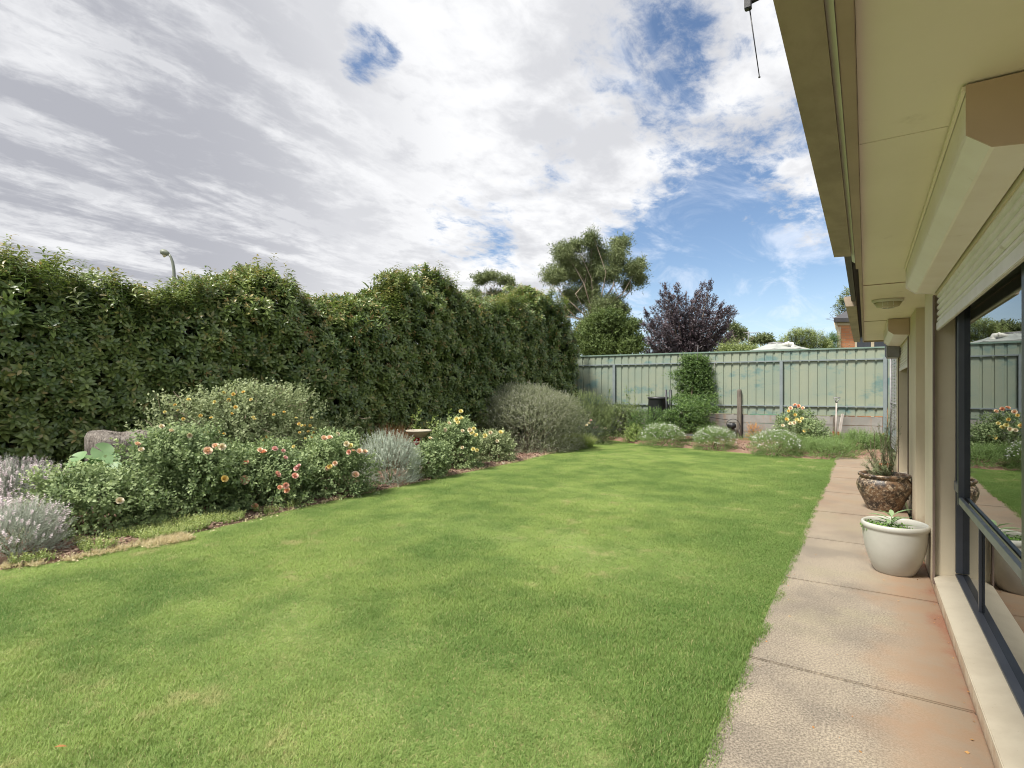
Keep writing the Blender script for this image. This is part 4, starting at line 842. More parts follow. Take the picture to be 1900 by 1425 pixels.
# weathered wood post, standpipe, bag
g0 = gd(1371, 815, .08); D = np.dot(g0[:2], [-SA, CA])
m = MB(); P = []; b = at(1371.5,0,D); b[2] = .0; tz = H+(HZ-722.5)/FP*D
ring = [(.062,.058),(-.058,.062),(-.064,-.055),(.058,-.062)]
lv = [(0,1.0),(.4,.97),(.9,.93),(tz-.04,.86),(tz,.72)]
m.add([(b[0]+x*s_+.01*math.sin(zv*9), b[1]+y*s_, zv) for zv, s_ in lv for x, y in ring], [(i*4+k, i*4+(k+1)%4, (i+1)*4+(k+1)%4, (i+1)*4+k) for i in range(4) for k in range(4)]+[(16,17,18,19)])
o = m.build('timber_post', M['oldwood'], None, .006); centre(o); tag(o, 'weathered grey timber post standing in the bed before the fence', 'post')
ro = empty('garden_tap', at(1378.5,0,D)*[1,1,0], 'thin black standpipe with garden tap right of the timber post', 'tap')
a = at(1378,812,D); t_ = at(1377,755,D); MB().tube([a, (a+t_)/2+[.01,0,0], t_], .012, 8).build('pipe', M['black'], ro)
m = MB(); m.tube([t_-[.03,.0,0], t_+[.09,.03,.0], t_+[.12,.04,-.04]], .016, 8); m.tube([t_+[.03,.01,0], t_+[.03,.01,.05]], .01, 6); m.tube([t_+[-.01,0,.05], t_+[.07,.02,.05]], .008, 6); m.build('tap_head', M['black'], ro)
ro = empty('hose_reel', at(1357,0,D)*[1,1,0], 'small black hose reel with wire stand left of the timber post', 'hose reel')
c = at(1357.5,790,D); m = MB(); right = np.array([CA,SA,0]); fwd = np.array([-SA,CA,0])
for q_, rr in ((-.09,.15),(-.05,.125),(0,.12),(.05,.125),(.09,.15)):
    m.tube([c+right*0+fwd*(q_-.012), c+fwd*(q_+.012)], rr*.62, 20)
m.build('drum', M['black'], ro)
m = MB(); m.tube([c+right*.2*math.cos(t_)+fwd*-.1+np.array([0,0,.2*math.sin(t_)*1.0]) for t_ in np.linspace(-.6, math.pi+.3, 18)], .009, 6); m.tube([c+right*.16+fwd*-.1+[0,0,-.1], c+right*.2+fwd*-.1+[0,0,-.36]], .009, 6); m.tube([c-right*.18+fwd*-.1+[0,0,-.06], c-right*.16+fwd*-.1+[0,0,-.36]], .009, 6); m.build('stand', M['black'], ro)
m = MB(); m.tube([c+right*(-.1)+[0,0,.17], c+right*(-.45)+[0,0,.22], c+right*(-.7)+[0,0,.26]], .008, 6); m.build('hose', M['black'], ro)
# spade and plank against the sleepers
D = 14.35
ro = empty('garden_spade', at(1551,0,D)*[1,1,0], 'old white worn spade with triangular handle leaning against the concrete sleepers', 'spade')
a = at(1551,812,D-.1); b = at(1552,748,D+.05); MB().tube([a,b], [.024,.018], 8).build('shaft', M['toolwood'], ro)
h1 = at(1547.5,738,D+.06); h2 = at(1558,738,D+.06); m = MB(); m.tube([b, h1], [.016,.011], 6); m.tube([b, h2], [.016,.011], 6); m.tube([h1-(h2-h1)*.08, h2+(h2-h1)*.08], .014, 8); m.build('handle', M['rustpipe'], ro)
m = MB(); bl = at(1551,805,D-.08); m.add([bl+right*x+[0,0,z_]+fwd*y for x,z_,y in ((-.09,.06,0),(.09,.06,0),(.09,-.14,-.02),(0,-.24,-.03),(-.09,-.14,-.02))]+[bl+right*x+[0,0,z_]+fwd*(y+.006) for x,z_,y in ((-.09,.06,0),(.09,.06,0),(.09,-.14,-.02),(0,-.24,-.03),(-.09,-.14,-.02))], [(0,1,2,3,4),(9,8,7,6,5)]+[(i,(i+1)%5,5+(i+1)%5,5+i) for i in range(5)]); m.build('blade', M['rust'], ro)
def plank(p0, p1, w_, t_, mat, label):
    d = p1-p0; m = MB(); vs = []
    for p in (p0, p1):
        for sx_, sy_ in ((-1,-1),(1,-1),(1,1),(-1,1)): vs.append(p+right*sx_*w_/2+fwd*sy_*t_/2)
    m.add(vs, [(0,1,2,3),(7,6,5,4),(0,4,5,1),(1,5,6,2),(2,6,7,3),(3,7,4,0)]); o = m.build('timber_plank', mat, None, .003); centre(o); tag(o, label, 'plank')
plank(at(1556,812,D-.05), at(1563.5,768,D+.02), .065, .03, M['toolwood'], 'pale reddish plank leaning right of the spade')
plank(at(1547,806,D-.05), at(1547.5,772,D+.02), .05, .03, M['oldwood'], 'short dark plank standing left of the spade')
plank(at(1623,824,13.6), at(1641,803,13.9), .03, .03, M['rust'], 'thin rusty bar slanting beside the fence corner post')
# ground cover near path end
ro, P, u, c, rx, h = bush('ground_cover', 1530, 852, 110, 815, 'pale green trailing plant spilling over the end of the lawn', 'ground cover', 'ground', daisy_t, 1900, .9, 41, .6, (.9,1.5), .3, .25, .7)
ro, P, u, c, rx, h = bush('ground_cover', 1505, 830, 90, 806, 'low green trailing plant under the yellow rose', 'ground cover', 'ground', daisy_t, 1000, .6, 42, .6, (.9,1.5), .3, .25, .7)
ro, P, u, c, rx, h = bush('ground_cover', 1592, 842, 110, 802, 'mid green trailing plant at the far end of the path', 'ground cover', 'ground', daisy_t, 1800, .45, 43, .6, (.9,1.5), .3, .3, .6)
ro, P, u, c, rx, h = bush('ground_cover', 1632, 840, 60, 812, 'leafy green plant below the fence corner post', 'ground cover', 'vine', lf_t, 600, .7, 44, .6, (.6,1), .3, .3, .5)
bush('ground_cover', 1395, 826, 60, 806, 'thin green weeds at the foot of the timber post', 'ground cover', 'ground', daisy_t, 260, .9, 45, .8, (.8,1.3), .2, .3, .6)
bush('dry_shrub', 1399, 824, 28, 786, 'small reddish brown dry shrub right of the standpipe', 'shrub', 'dryleaf', lf_t, 160, .8, 46, .8, (.5,.9), .3, .3, .3)
# nasturtium-like broad leaves
c, rx, h, D = place(180, 975, 70, 845); D = 6.25
ro = empty('broad_leaf_plant', at(180,0,D)*[1,1,0], 'plant with big round pale green leaves in front of the stump', 'plant'); Q = []; m = MB(); t = T()
v = [(0,0,0)]+[(math.cos(a)*(1-.12*(abs(a) < .3)), math.sin(a), .12+.05*math.sin(3*a)) for a in np.linspace(-math.pi+.15, math.pi-.15, 17)]; t.add(v, [(0,i,i+1) for i in range(1,17)], .5, 0); t.fin()
pts = [(190,838,.11),(168,850,.10),(146,848,.09),(206,851,.09),(180,862,.10),(155,866,.09),(135,862,.07),(212,868,.08)]
Pn = np.array([at(x_,y_,D-random.uniform(0,.2)) for x_,y_,_ in pts]); 
scatter('leaves', [t], Pn, np.array([[.35,-.35,.75]])+rng.normal(0,.2,(len(pts),3)), np.array([p[2] for p in pts]), L['bigleaf'], ro)
for p in Pn: m.tube([at(180,0,D)*[1,1,0], (p+at(180,900,D))/2, p], .006, 5, False)
m.build('stems', M['greenstem'], ro)
# stump
D = 6.95; c = at(224, 0, D)*[1,1,0]; n_ = 26; zt = H+(HZ-803)/FP*D; prof = [(.0,1.06),(.25,.98),(.5,.97),(.8,1.0),(.93,1.0),(.99,.93),(1.0,.5),(.97,0.0)]; v = []; rr = .40
for z_, s_ in prof:
    for k in range(n_):
        a = 2*math.pi*k/n_; rad = rr*s_*(1+.10*math.sin(3*a+1)+.05*math.sin(7*a)+.03*math.sin(13*a)); v.append((*(c[:2]+right[:2]*rad*math.cos(a)*1.0+fwd[:2]*rad*math.sin(a)*.7), zt*z_+.03*math.sin(2*a+.5)*z_+(.015*math.sin(9*a)*z_)))
m = MB(); m.add(v, [(i*n_+k, i*n_+(k+1)%n_, (i+1)*n_+(k+1)%n_, (i+1)*n_+k) for i in range(len(prof)-1) for k in range(n_)], True); o = m.build('tree_stump', M['stone']); centre(o); tag(o, 'weathered grey brown tree stump in front of the hedge', 'tree stump')
# bird bath
D = 10.2; c = at(777, 0, D)*[1,1,0]; zt = H+(HZ-798)/FP*D; R_ = .24; ro = empty('bird_bath', c, 'cream stone bird bath bowl half hidden by roses', 'bird bath')
m = MB(); m.lathe([(.05,zt-.14),(.12,zt-.12),(R_*.85,zt-.045),(R_*.92,zt-.03),(R_,zt-.028),(R_*1.02,zt-.01),(R_,zt),(R_*.9,zt-.002),(R_*.6,zt-.05),(.001,zt-.06)], c, 36); m.build('bowl', M['bath'], ro)
m = MB(); m.lathe([(.14,0),(.14,.05),(.08,.08),(.055,.2),(.05,zt-.2),(.08,zt-.14),(.05,zt-.13)], c, 24); m.build('pedestal', M['bath'], ro)
# low weeds along the bed, stones, mulch, straw
def band(n, o0, o1, i0=0, i1=None, seed=0):
    e = edge[i0:i1]; seg = np.linalg.norm(np.diff(e,axis=0),axis=1); cum = np.r_[0,np.cumsum(seg)]; s = rng.random(n)*cum[-1]; i = np.clip(np.searchsorted(cum, s)-1, 0, len(seg)-1)
    f = (s-cum[i])/seg[i]; p = e[i]+(e[i+1]-e[i])*f[:,None]; d = (e[i+1]-e[i])/seg[i][:,None]; nrm = np.c_[-d[:,1], d[:,0]]; return p+nrm*rng.uniform(o0,o1,n)[:,None]
weed_t = [sprig(8, .08, .022, .5, simple_leaf, .9, True, .8) for _ in range(4)]
def clumpy(P, f, seed, thr): return P[lump(np.c_[P, P[:,0]*0], f, seed) > thr]
Pw = clumpy(band(5200, .02, .5, 1, 8), 3, 61, .0); o = scatter('weeds', weed_t, np.c_[Pw, bedz(Pw)*.6], np.array([[0,0,1.]])+rng.normal(0,.3,(len(Pw),3)), rng.uniform(.6,1.3,len(Pw)), L['lime']); tag(o, 'low pale green weeds along the front edge of the flower bed', 'weeds', kind='stuff')
Pw = clumpy(band(3500, .1, 1.1, 12, 20), 3, 62, .1); o = scatter('weeds', weed_t, np.c_[Pw, bedz(Pw)], np.array([[0,0,1.]])+rng.normal(0,.3,(len(Pw),3)), rng.uniform(.7,1.5,len(Pw)), L['ground']); tag(o, 'low green weeds scattered in the back bed behind the lawn', 'weeds', kind='stuff')
straw_t = [blade_t(9, .04, .003, 1.8) for _ in range(4)]
Ps = np.vstack([clumpy(band(1500, -.26, .05, 2, 6), 3.5, 71, -.1), clumpy(band(500, -.12, .03, 2, 6), 4, 73, -.5), band(350, -.06, .03, 6, 14)]); o = scatter('straw', straw_t, np.c_[Ps, np.full(len(Ps), .012)], np.array([[0,0,1.]])+rng.normal(0,.6,(len(Ps),3)), rng.uniform(.6,1.2,len(Ps)), L['straw']); tag(o, 'strip of pale dead straw grass along the lawn edge', 'dry grass', kind='stuff')
chip = T(); chip.add([(-.5,-.18,0),(.5,-.14,.05),(.45,.2,.08),(-.5,.16,.02)], [(0,1,2,3)], .5, 0); chip.fin()
Pm = np.vstack([band(9000, .02, 1.3, 1, 14), band(5000,.02,1.8,12,20)]); o = scatter('mulch_chips', [chip], np.c_[Pm, bedz(Pm)+.008], rng.normal(0,.35,(len(Pm),3))+[0,0,1], rng.uniform(.02,.06,len(Pm)), leafmat('chip', (.12,.06,.04), (.36,.26,.2), None, 0, .9, 6)); tag(o, 'reddish brown bark mulch chips on the flower bed', 'mulch', kind='stuff')
def stone(px_, py_, w_, label, mat='pale_stone', flat=.35):
    c = gd(px_, py_); D = np.dot(c[:2], [-SA,CA]); r = w_/2*D/FP; n_ = 12; v = []
    for i, (z_, s_) in enumerate([(0,.9),(.4,1.0),(.8,.8),(1,.4)]):
        for k in range(n_): a = 2*math.pi*k/n_; q_ = r*s_*(1+.2*math.sin(2*a+px_)+.1*math.sin(5*a)); v.append((c[0]+q_*math.cos(a), c[1]+q_*math.sin(a)*.7, .0+r*flat*z_*2+.01*math.sin(a*3)))
    m = MB(); m.add(v, [(i*n_+k, i*n_+(k+1)%n_, (i+1)*n_+(k+1)%n_, (i+1)*n_+k) for i in range(3) for k in range(n_)]+[tuple(range(36,48))], True); o = m.build('garden_stone', M[mat]); centre(o); tag(o, label, 'stone')
stone(205, 990, 26, 'flat pale stone on bare soil below the large rose bush', flat=.12); stone(934, 861, 7, 'small pale stone at the lawn edge below the low rose')
# rusty animal-like metal plate near the red rose
m = MB(); q = [gd(828,868), gd(842,875), gd(862,866), gd(865,861)]; 
a = at(828,852,10.6); pts = [at(827,855,10.9),at(838,850,10.95),at(842,862,10.9),at(858,861,10.9),at(864,872,10.9),at(838,880,10.85),at(834,868,10.9)]
m.add([p for p in pts]+[p+fwd*.01 for p in pts], [tuple(range(7)), tuple(range(13,6,-1))]+[(i,(i+1)%7,7+(i+1)%7,7+i) for i in range(7)]); o = m.build('rusty_ornament', M['rust']); centre(o); tag(o, 'flat rusty red metal ornament standing in the mulch below the yellow roses', 'garden ornament')
# fallen leaves on the lawn
dl = T(); v, f = leafgeo(1,.4,.3,.2); dl.add(v, f, .4, 0); dl.fin()
for x_, y_, sz, lb in [(100,1407,.045,'brown fallen leaf on the lawn at the near left corner'),(1158,1003,.03,'dry curled leaf lying on the middle of the lawn')]:
    p = gd(x_, y_); p[2] = .045; o = scatter('fallen_leaf', [dl], [p], [[.1,.1,1]], [sz], L['dryleaf']); centre(o); tag(o, lb, 'leaf')
pt_ = T(); v, f = simple_leaf(1, .8, .2); pt_.add(v, f, .5, 0); pt_.fin()
Pl = np.vstack([band(260, -.25, .35, 3, 9), band(90, -.1, .4, 9, 14)]); o = scatter('fallen_petals', [pt_], np.c_[Pl, np.full(len(Pl), .035)], rng.normal(0,.3,(len(Pl),3))+[0,0,1], rng.uniform(.012,.03,len(Pl)), L['straw']); tag(o, 'pale fallen rose petals scattered along the lawn edge', 'petals', kind='stuff')
lit = np.c_[rng.uniform(PX0+.02, PX1-.02, 130), rng.uniform(1.5, 13.5, 130)]; lit[:50,0] = PX1-np.abs(rng.normal(0,.05,50))-.01; lit[50:95,0] = PX0+np.abs(rng.normal(0,.06,45)); o = scatter('path_litter', [pt_], np.c_[lit, np.full(130, .004)], rng.normal(0,.25,(130,3))+[0,0,1], rng.uniform(.006,.02,130), L['dryleaf']); tag(o, 'tiny dry leaf litter specks on the concrete path', 'litter', kind='stuff')
# ------------------------------------------------------------------ pots
def pot(name, pxc, D, R_, prof, mat, label, zsoil, rs):
    c = at(pxc, 0, D)*[1,1,0]; ro = empty(name, c, label, 'pot'); m = MB(); m.lathe([(r_*R_, z_) for r_, z_ in prof], c, 56); m.build('body', mat, ro)
    m = MB(); m.lathe([(rs*R_, zsoil),(rs*R_*.5, zsoil+.015),(.001, zsoil+.02)], c, 32); m.build('potting_soil', M['soil'], ro); return ro, c
Dw = 4.5; Rw = .238
print('pot', Dw, Rw)
_, cw = pot('white_pot', 1660, Dw, Rw, [(.001,.0),(.56,.0),(.60,.012),(.77,.10),(.88,.19),(.94,.28),(.955,.345),(.96,.362),(.985,.368),(1.0,.385),(.985,.402),(.94,.41),(.89,.402),(.875,.37),(.87,.33),(.84,.27)], M['glaze'], 'rounded white glazed pot with green herbs nearest the camera on the path', .30, .86)
Du = 6.85; Ru = .295; print('urn', Du, Ru)
_, cu = pot('urn_pot', 1640, Du, Ru, [(.001,0),(.60,0),(.62,.015),(.72,.09),(.86,.18),(.96,.25),(1.0,.30),(.98,.345),(.90,.385),(.86,.40),(.88,.41),(.93,.42),(.95,.437),(.92,.452),(.86,.455),(.82,.44),(.80,.40),(.80,.36)], M['urn'], 'mottled dark brown glazed urn pot holding rosemary on the path', .39, .79)
# sage
ro = empty('sage_plant', (cw[0]-.02, cw[1], .31), 'sage plant with long grey green leaves rising from the white pot', 'herb plant'); t = T(); sc_ = cw+np.array([-.02,0,.33])
Q, Dd, Sc = [], [], []
for k in range(16):
    a = k*2.4; el = .25+.07*(k % 8); Q.append(sc_+[0,0,.005*k]); Dd.append(None); v, f = leafgeo(random.uniform(.12,.19), .26, .35, .3); v = rotx(v, el); v = rotz(v, a)+np.array([0,0,.02+.007*k]); t.add(v, f, random.random(), 0)
t.fin(); scatter('leaves', [t], [sc_], [[0,0.05,1]], [1.], L['sage'], ro); MB().tube([sc_-[0,0,.04], sc_+[0,0,.12]], [.006,.004], 6).build('stem', M['greenstem'], ro)
n_ = 150; a = rng.random(n_)*6.28; r_ = np.sqrt(rng.random(n_))*.13; P = np.c_[cw[0]-.07+r_*np.cos(a), cw[1]-.02+r_*np.sin(a), np.full(n_, .315)]
ro = empty('parsley_plant', (cw[0]-.07, cw[1]-.02, .31), 'low bushy parsley filling the left side of the white pot', 'herb plant')
scatter('leaves', [sprig(8, .09, .03, .8, simple_leaf, .6, True, .2) for _ in range(4)], P, np.c_[np.cos(a)*r_*5, np.sin(a)*r_*5, np.ones(n_)]+rng.normal(0,.25,(n_,3)), rng.uniform(.6,1.05,n_), L['parsley'], ro)
# rosemary
ro = empty('rosemary_plant', (cu[0], cu[1], .39), 'leggy rosemary plant with upright stems in the brown urn pot', 'herb plant'); m = MB(); Q, Dd = [], []
tips = [(1608,830,0),(1615,815,.1),(1622,800,0),(1630,790,.05),(1640,812,-.1),(1648,775,.05),(1655,760,0),(1660,785,.1),(1668,800,0),(1612,850,-.15),(1620,840,.1),(1634,830,-.1),(1652,820,-.1),(1644,800,.1),(1662,825,-.1),(1606,862,0),(1628,860,-.15),(1650,850,-.15),(1636,770+40,.1),(1625,870,-.18),(1640,868,-.18),(1656,866,-.1)]
for x_, y_, dd in tips:
    a = cu+np.array([rng.normal(0,.05), rng.normal(0,.05), .395]); b = at(x_, y_, Du+dd); mid = (a+b)/2+rng.normal(0,.03,3)+[0,0,-.03]; m.tube([a, mid, b], [.006,.004,.002], 5, False)
    for k in np.linspace(.08, 1, 34): p = (1-k)**2*a+2*k*(1-k)*mid+k*k*b; Q.append(p+rng.normal(0,.006,3)); Dd.append((b-a)/np.linalg.norm(b-a)+rng.normal(0,.35,3))
m.build('stems', M['bark'], ro); scatter('leaves', [sprig(12, .06, .03, .17, simple_leaf, .8, False, 0) for _ in range(4)], np.array(Q), np.array(Dd), rng.uniform(.8,1.2,len(Q)), L['rosemary'], ro)
# terracotta pot beyond
c = at(1643, 0, 9.6)*[1,1,0]; ro = empty('terracotta_pot', c, 'small terracotta pot on the path behind the rosemary', 'pot')
m = MB(); m.lathe([(.001,0),(.075,0),(.10,.16),(.115,.165),(.118,.20),(.105,.203),(.10,.17),(.001,.165)], c+[0,0,.0], 28); m.build('body', M['terra'], ro)
# ------------------------------------------------------------------ beyond the fence
def limbs(m, base, tips, r0, wig=.3):
    for tp in tips:
        b = np.array(base, float); mid = b*.45+tp*.55+rng.normal(0,wig,3)*[1,1,.3]; mid[2] = b[2]+(tp[2]-b[2])*.55; m.tube([b, (b*.6+mid*.4)+rng.normal(0,wig*.3,3)*[1,1,0], mid, tp], [r0,r0*.7,r0*.4,r0*.12], 7, False)
def clumptree(name, pxc, D, clumps, pyb, label, leafm, ntot, lsz, lw=.3, trunk='bark', group=None, r0=.2, cat='tree', young=.3, tpx=None, hang=0, zb=0, dscale=.8, sub=True):
    base = at(tpx or pxc, 0, D); base[2] = zb; ro = empty(name, base, label, cat, group); area = sum(a*b for _,_,a,b in clumps); Ps, Ds_, CL = [], [], []; tips = []
    for (x_, y_, a, b) in clumps:
        n = max(10, int(ntot*a*b/area)); c = at(x_, y_, D+random.uniform(-1,1)*a*D/FP*.8); c0 = c.copy(); A_, B_ = a*D/FP, b*D/FP
        # sub-clumps give uneven outline
        k = max(3, int(10*min(2.5, a*b/400+.5))) if sub else 1
        for j in range(k):
            u = rng.normal(0,1,3); u /= np.linalg.norm(u); q = c+u*np.array([A_,A_,B_])*(.62 if k > 1 else 0)*random.random()**.4; rr = .55 if k > 1 else 1.; m_ = n//k; w = rng.normal(0,1,(m_,3)); w /= np.linalg.norm(w,axis=1,keepdims=True)
            w2 = rng.normal(0,.36,(m_,3))*rr*1.85; Ps.append(q+w2*np.array([A_,A_*dscale,B_])); Ds_.append(w+[0,0,.4-hang]); CL.append(np.clip(rng.normal(random.random(),.15,m_),0,1)); 
            if j < 3: tips.append(q)
    P = np.concatenate(Ps); Dd = np.concatenate(Ds_)+rng.normal(0,.5,(len(P),3)); P[:,2] = np.maximum(P[:,2], .1)
    scatter('crown', [sprig(5, lsz*1.6, lsz, lw, simple_leaf, .8, False, .5) for _ in range(4)], P, Dd, rng.uniform(.7,1.3,len(P)), L[leafm], ro, young=(rng.random(len(P)) < young)*rng.random(len(P)), cl=np.concatenate(CL))
    m = MB(); fork = base.copy(); fork[2] = H+(HZ-pyb)/FP*D; m.tube([base, (base+fork)/2+[.1,0,0], fork], [r0*1.2,r0,r0*.85], 9, False); limbs(m, fork, tips[::2] if len(tips) > 20 else tips, r0*.28, .5*D/30); m.build('trunk', M[trunk], ro); return ro
clumptree('gum_tree', 1105, 34, [(1048,470,22,20),(1068,455,16,12),(1098,445,16,16),(1107,470,18,22),(1030,512,24,18),(1060,500,32,26),(1095,510,30,26),(1150,452,20,14),(1143,480,22,20),(1130,508,24,18),(1172,500,20,16),(1188,492,14,14),(1186,518,12,14),(1165,530,10,12),(1090,545,26,20),(1115,565,28,20),(1060,545,22,16),(1140,560,18,16),(1155,575,12,14),(1100,600,30,16),(1055,575,20,14)],
          600, 'tall gum tree with open clumpy crown and pale branches rising behind the hedge', 'gum', 23000, .17, .26, 'gumbark', r0=.2, hang=.5, tpx=1100)
clumptree('gum_tree', 915, 60, [(905,516,22,8),(890,522,10,6),(935,520,16,7),(948,530,9,7),(880,545,16,8),(915,512,14,6),(920,548,22,8)], 545, 'small flat topped gum tree far behind the hedge', 'gum', 3600, .24, .35, 'gumbark', r0=.2, hang=.3)
clumptree('broadleaf_tree', 1125, 24, [(1095,625,34,26),(1130,600,30,22),(1155,615,30,20),(1110,645,40,22),(1165,640,28,20),(1175,605,12,10),(1120,590,20,12)], 650, 'bushy mid green tree between the hedge end and purple tree', 'midtree', 11000, .12, .45, r0=.15)
# purple leaved plum: upright branches
D = 24.; base = at(1270,0,D)*[1,1,0]; ro = empty('purple_plum_tree', base, 'dark purple leaved tree with upright branches behind the fence', 'tree'); fork = at(1270,672,D); m = MB(); m.tube([base,fork], [.16,.13], 8, False); Ps, Dd, CLs = [], [], []
tips = [(1200,580),(1212,572),(1195,600),(1222,560),(1234,528),(1240,545),(1256,532),(1262,555),(1272,545),(1285,560),(1292,545),(1305,525),(1318,524),(1312,550),(1326,552),(1338,565),(1345,575),(1355,572),(1361,580),(1350,600),(1190,625),(1228,545),(1248,550),(1298,562),(1332,585),(1280,575),(1210,600),(1188,645),(1355,620),(1340,610),(1250,575),(1225,590),(1315,580),(1268,585),(1235,605),(1205,630),(1300,600),(1325,625),(1245,635),(1285,625),(1265,610),(1220,650),(1310,648),(1345,645)]
for x_, y_ in tips:
    a = fork+rng.normal(0,.1,3); b = at(x_, y_, D+rng.uniform(-1.2,1.2)); mid = (a+b)/2+[0,0,-.2]+right*(x_-1270)/FP*D*.12; m.tube([a,mid,b], [.035,.02,.006], 5, False)
    n_ = 230; k = rng.random(n_)**.8*.92+.08; p = (1-k)[:,None]**2*a+(2*k*(1-k))[:,None]*mid+(k*k)[:,None]*b; Ps.append(p+rng.normal(0,1,(n_,3))*(.05+.24*(1-k))[:,None]); Dd.append(np.tile((b-a)/np.linalg.norm(b-a),(n_,1))); CLs.append(np.clip(rng.normal(random.random(),.2,n_),0,1))
m.build('trunk', M['bark'], ro); P = np.concatenate(Ps); scatter('crown', [sprig(6,.16,.10,.5,simple_leaf,.9,False,.6) for _ in range(4)], P, np.concatenate(Dd)+rng.normal(0,.4,P.shape), rng.uniform(.7,1.2,len(P)), L['purple'], ro, young=(rng.random(len(P)) < .2)*1., cl=np.concatenate(CLs))
clumptree('gum_tree', 1364, 45, [(1362,610,12,9),(1370,625,14,12),(1355,635,14,12),(1378,618,8,8)], 650, 'small grey green gum right of the purple tree', 'gum', 1500, .22, .3, 'gumbark', r0=.12, hang=.4)
clumptree('gum_tree', 1412, 60, [(1412,628,16,7),(1400,634,10,6),(1424,634,9,6)], 650, 'small round topped tree left of the water tank, far away', 'gum', 900, .26, .4, 'gumbark', r0=.12)
clumptree('garden_shrub', 1360, 23, [(1350,650,22,14),(1380,650,26,12),(1400,656,16,10)], 665, 'yellow green shrub showing over the fence left of the tank', 'palegreen', 1800, .08, .35, r0=.05, cat='shrub')
def spiky(name, pxc, D, pts, label, leafm, n, lsz):
    base = at(pxc,0,D)*[1,1,0]; ro = empty(name, base, label, 'shrub'); m = MB(); Ps, Dd = [], []
    for x_, y_ in pts:
        a = base+rng.normal(0,.25,3)*[1,1,0]+right*(x_-pxc)/FP*D*.6+[0,0,1.4]; b = at(x_, y_, D+rng.uniform(-.5,.5)); m.tube([base*[1,1,0], a, b], [.03,.02,.005], 4, False); k = rng.random(n); Ps.append(a+(b-a)*k[:,None]+rng.normal(0,1,(n,3))*(.05+.14*(1-k))[:,None]); Dd.append(np.tile((b-a)/np.linalg.norm(b-a),(n,1)))
    m.build('stems', M['bark'], ro); P = np.concatenate(Ps); scatter('foliage', [sprig(6,.14,lsz,.2,simple_leaf,.6,False,.4) for _ in range(3)], P, np.concatenate(Dd)+rng.normal(0,.3,P.shape), rng.uniform(.7,1.2,len(P)), L[leafm], ro)
spiky('garden_shrub', 1500, 21, [(1445+k*2.9+random.uniform(-2,2), 640-26*math.sin(max(0,(k/32))*math.pi)**.7+random.uniform(-4,5)) for k in range(33)], 'feathery pale green shrub behind the water tank', 'palegreen', 230, .11)
clumptree('conifer', 1543, 21.5, [(1540,632,8,12),(1548,628,8,12),(1535,642,8,10),(1545,645,12,10)], 655, 'dense green conifer beside the brick house', 'conifer', 1700, .06, .2, r0=.06)
clumptree('sparse_tree', 1568, 26, [(1572,548,8,10),(1562,562,10,10),(1575,572,10,12),(1552,572,10,4),(1560,582,8,8),(1578,585,8,10)], 600, 'sparse grey leaved tree behind the brick house corner', 'gum', 420, .12, .3, r0=.06)
# water tank
D = 19.5; c = at(1444,0,D)*[1,1,0]; R_ = 53/FP*D; ro = empty('water_tank', c, 'round green rainwater tank with pale ribbed conical roof', 'water tank'); zr = H+(HZ-651)/FP*D; za = H+(HZ-637.5)/FP*D
MB().lathe([(R_*.97,0),(R_*.97,zr-.04)], c, 48).build('tank_wall', M['tank'], ro)
m = MB(); n_ = 48; v = []
for r_, z_ in ((R_*1.02,zr-.05),(R_*1.02,zr),(R_*.7,zr+(za-zr)*.35),(R_*.3,za-.02),(R_*.29,za-.03)):
    for k in range(n_): a = 2*math.pi*k/n_; v.append((c[0]+r_*math.cos(a), c[1]+r_*math.sin(a), z_+(.025 if k % 6 == 0 else 0)))
m.add(v, [(i*n_+k, i*n_+(k+1)%n_, (i+1)*n_+(k+1)%n_, (i+1)*n_+k) for i in range(4) for k in range(n_)]+[tuple(range(4*n_,5*n_))]); m.build('conical_roof', M['tankroof'], ro)
m = MB(); m.lathe([(R_*.27,za-.02),(R_*.29,za+.03),(R_*.24,za+.035),(R_*.22,za-.02)], c-right*.05, 32); m.build('lid_ring', M['rustpipe'], ro)
p0 = at(1452,640,D-.5); p1 = at(1462,637.5,D-.7); p2 = at(1470,638,D-.75); p3 = at(1471.5,642,D-.75); p4 = at(1471.5,652,D-.75)
m = MB(); m.tube([p0,p1,p2,p3,p4], [.05,.065,.065,.065,.06], 14); m.tube([p1-(p2-p1)*.1,p1+(p2-p1)*.2], .08, 14); m.tube([p3,p3-[0,0,.04]], .078, 14); m.build('inlet_pipe', M['white_pl'], ro)
# brick neighbour house
bh = empty('brick_house', at(1600,0,22)*[1,1,0], 'orange brick neighbouring house with dark gutter and shuttered windows', 'house'); D = 22
def wallq(x0, x1, y0, y1, dd, mat, name, th=.1, z0=None, parent=None):
    a = at(x0,y0,D+dd); b = at(x1,y0,D+dd); za_ = H+(HZ-y0)/FP*(D+dd); zb_ = z0 if z0 is not None else H+(HZ-y1)/FP*(D+dd); v = []
    for z_ in (zb_, za_):
        for p in (a, b, b+(fwd+right*.72)*th, a+(fwd+right*.72)*th): v.append((p[0],p[1],z_))
    m = MB(); m.add(v, [(0,1,5,4),(1,2,6,5),(2,3,7,6),(3,0,4,7),(0,3,2,1),(4,5,6,7)]); o = m.build(name, mat, parent or bh)
    if mat == M['brick']:
        uv = o.data.uv_layers.new(name='UVMap'); A0 = np.array(a)
        for lp in o.data.loops: p = np.array(o.data.vertices[lp.vertex_index].co); uv.data[lp.index].uv = (float((p-A0)@right), float(p[2]))
    return o
wallq(1553,1760,600,0,.02,M['brick'],'wall',5,0)
wallq(1552.5,1560,606,0,-.02,M['cream'],'corner_pilaster',.1,0); wallq(1552,1760,598.5,603.5,-.03,M['cream'],'frieze',.1)
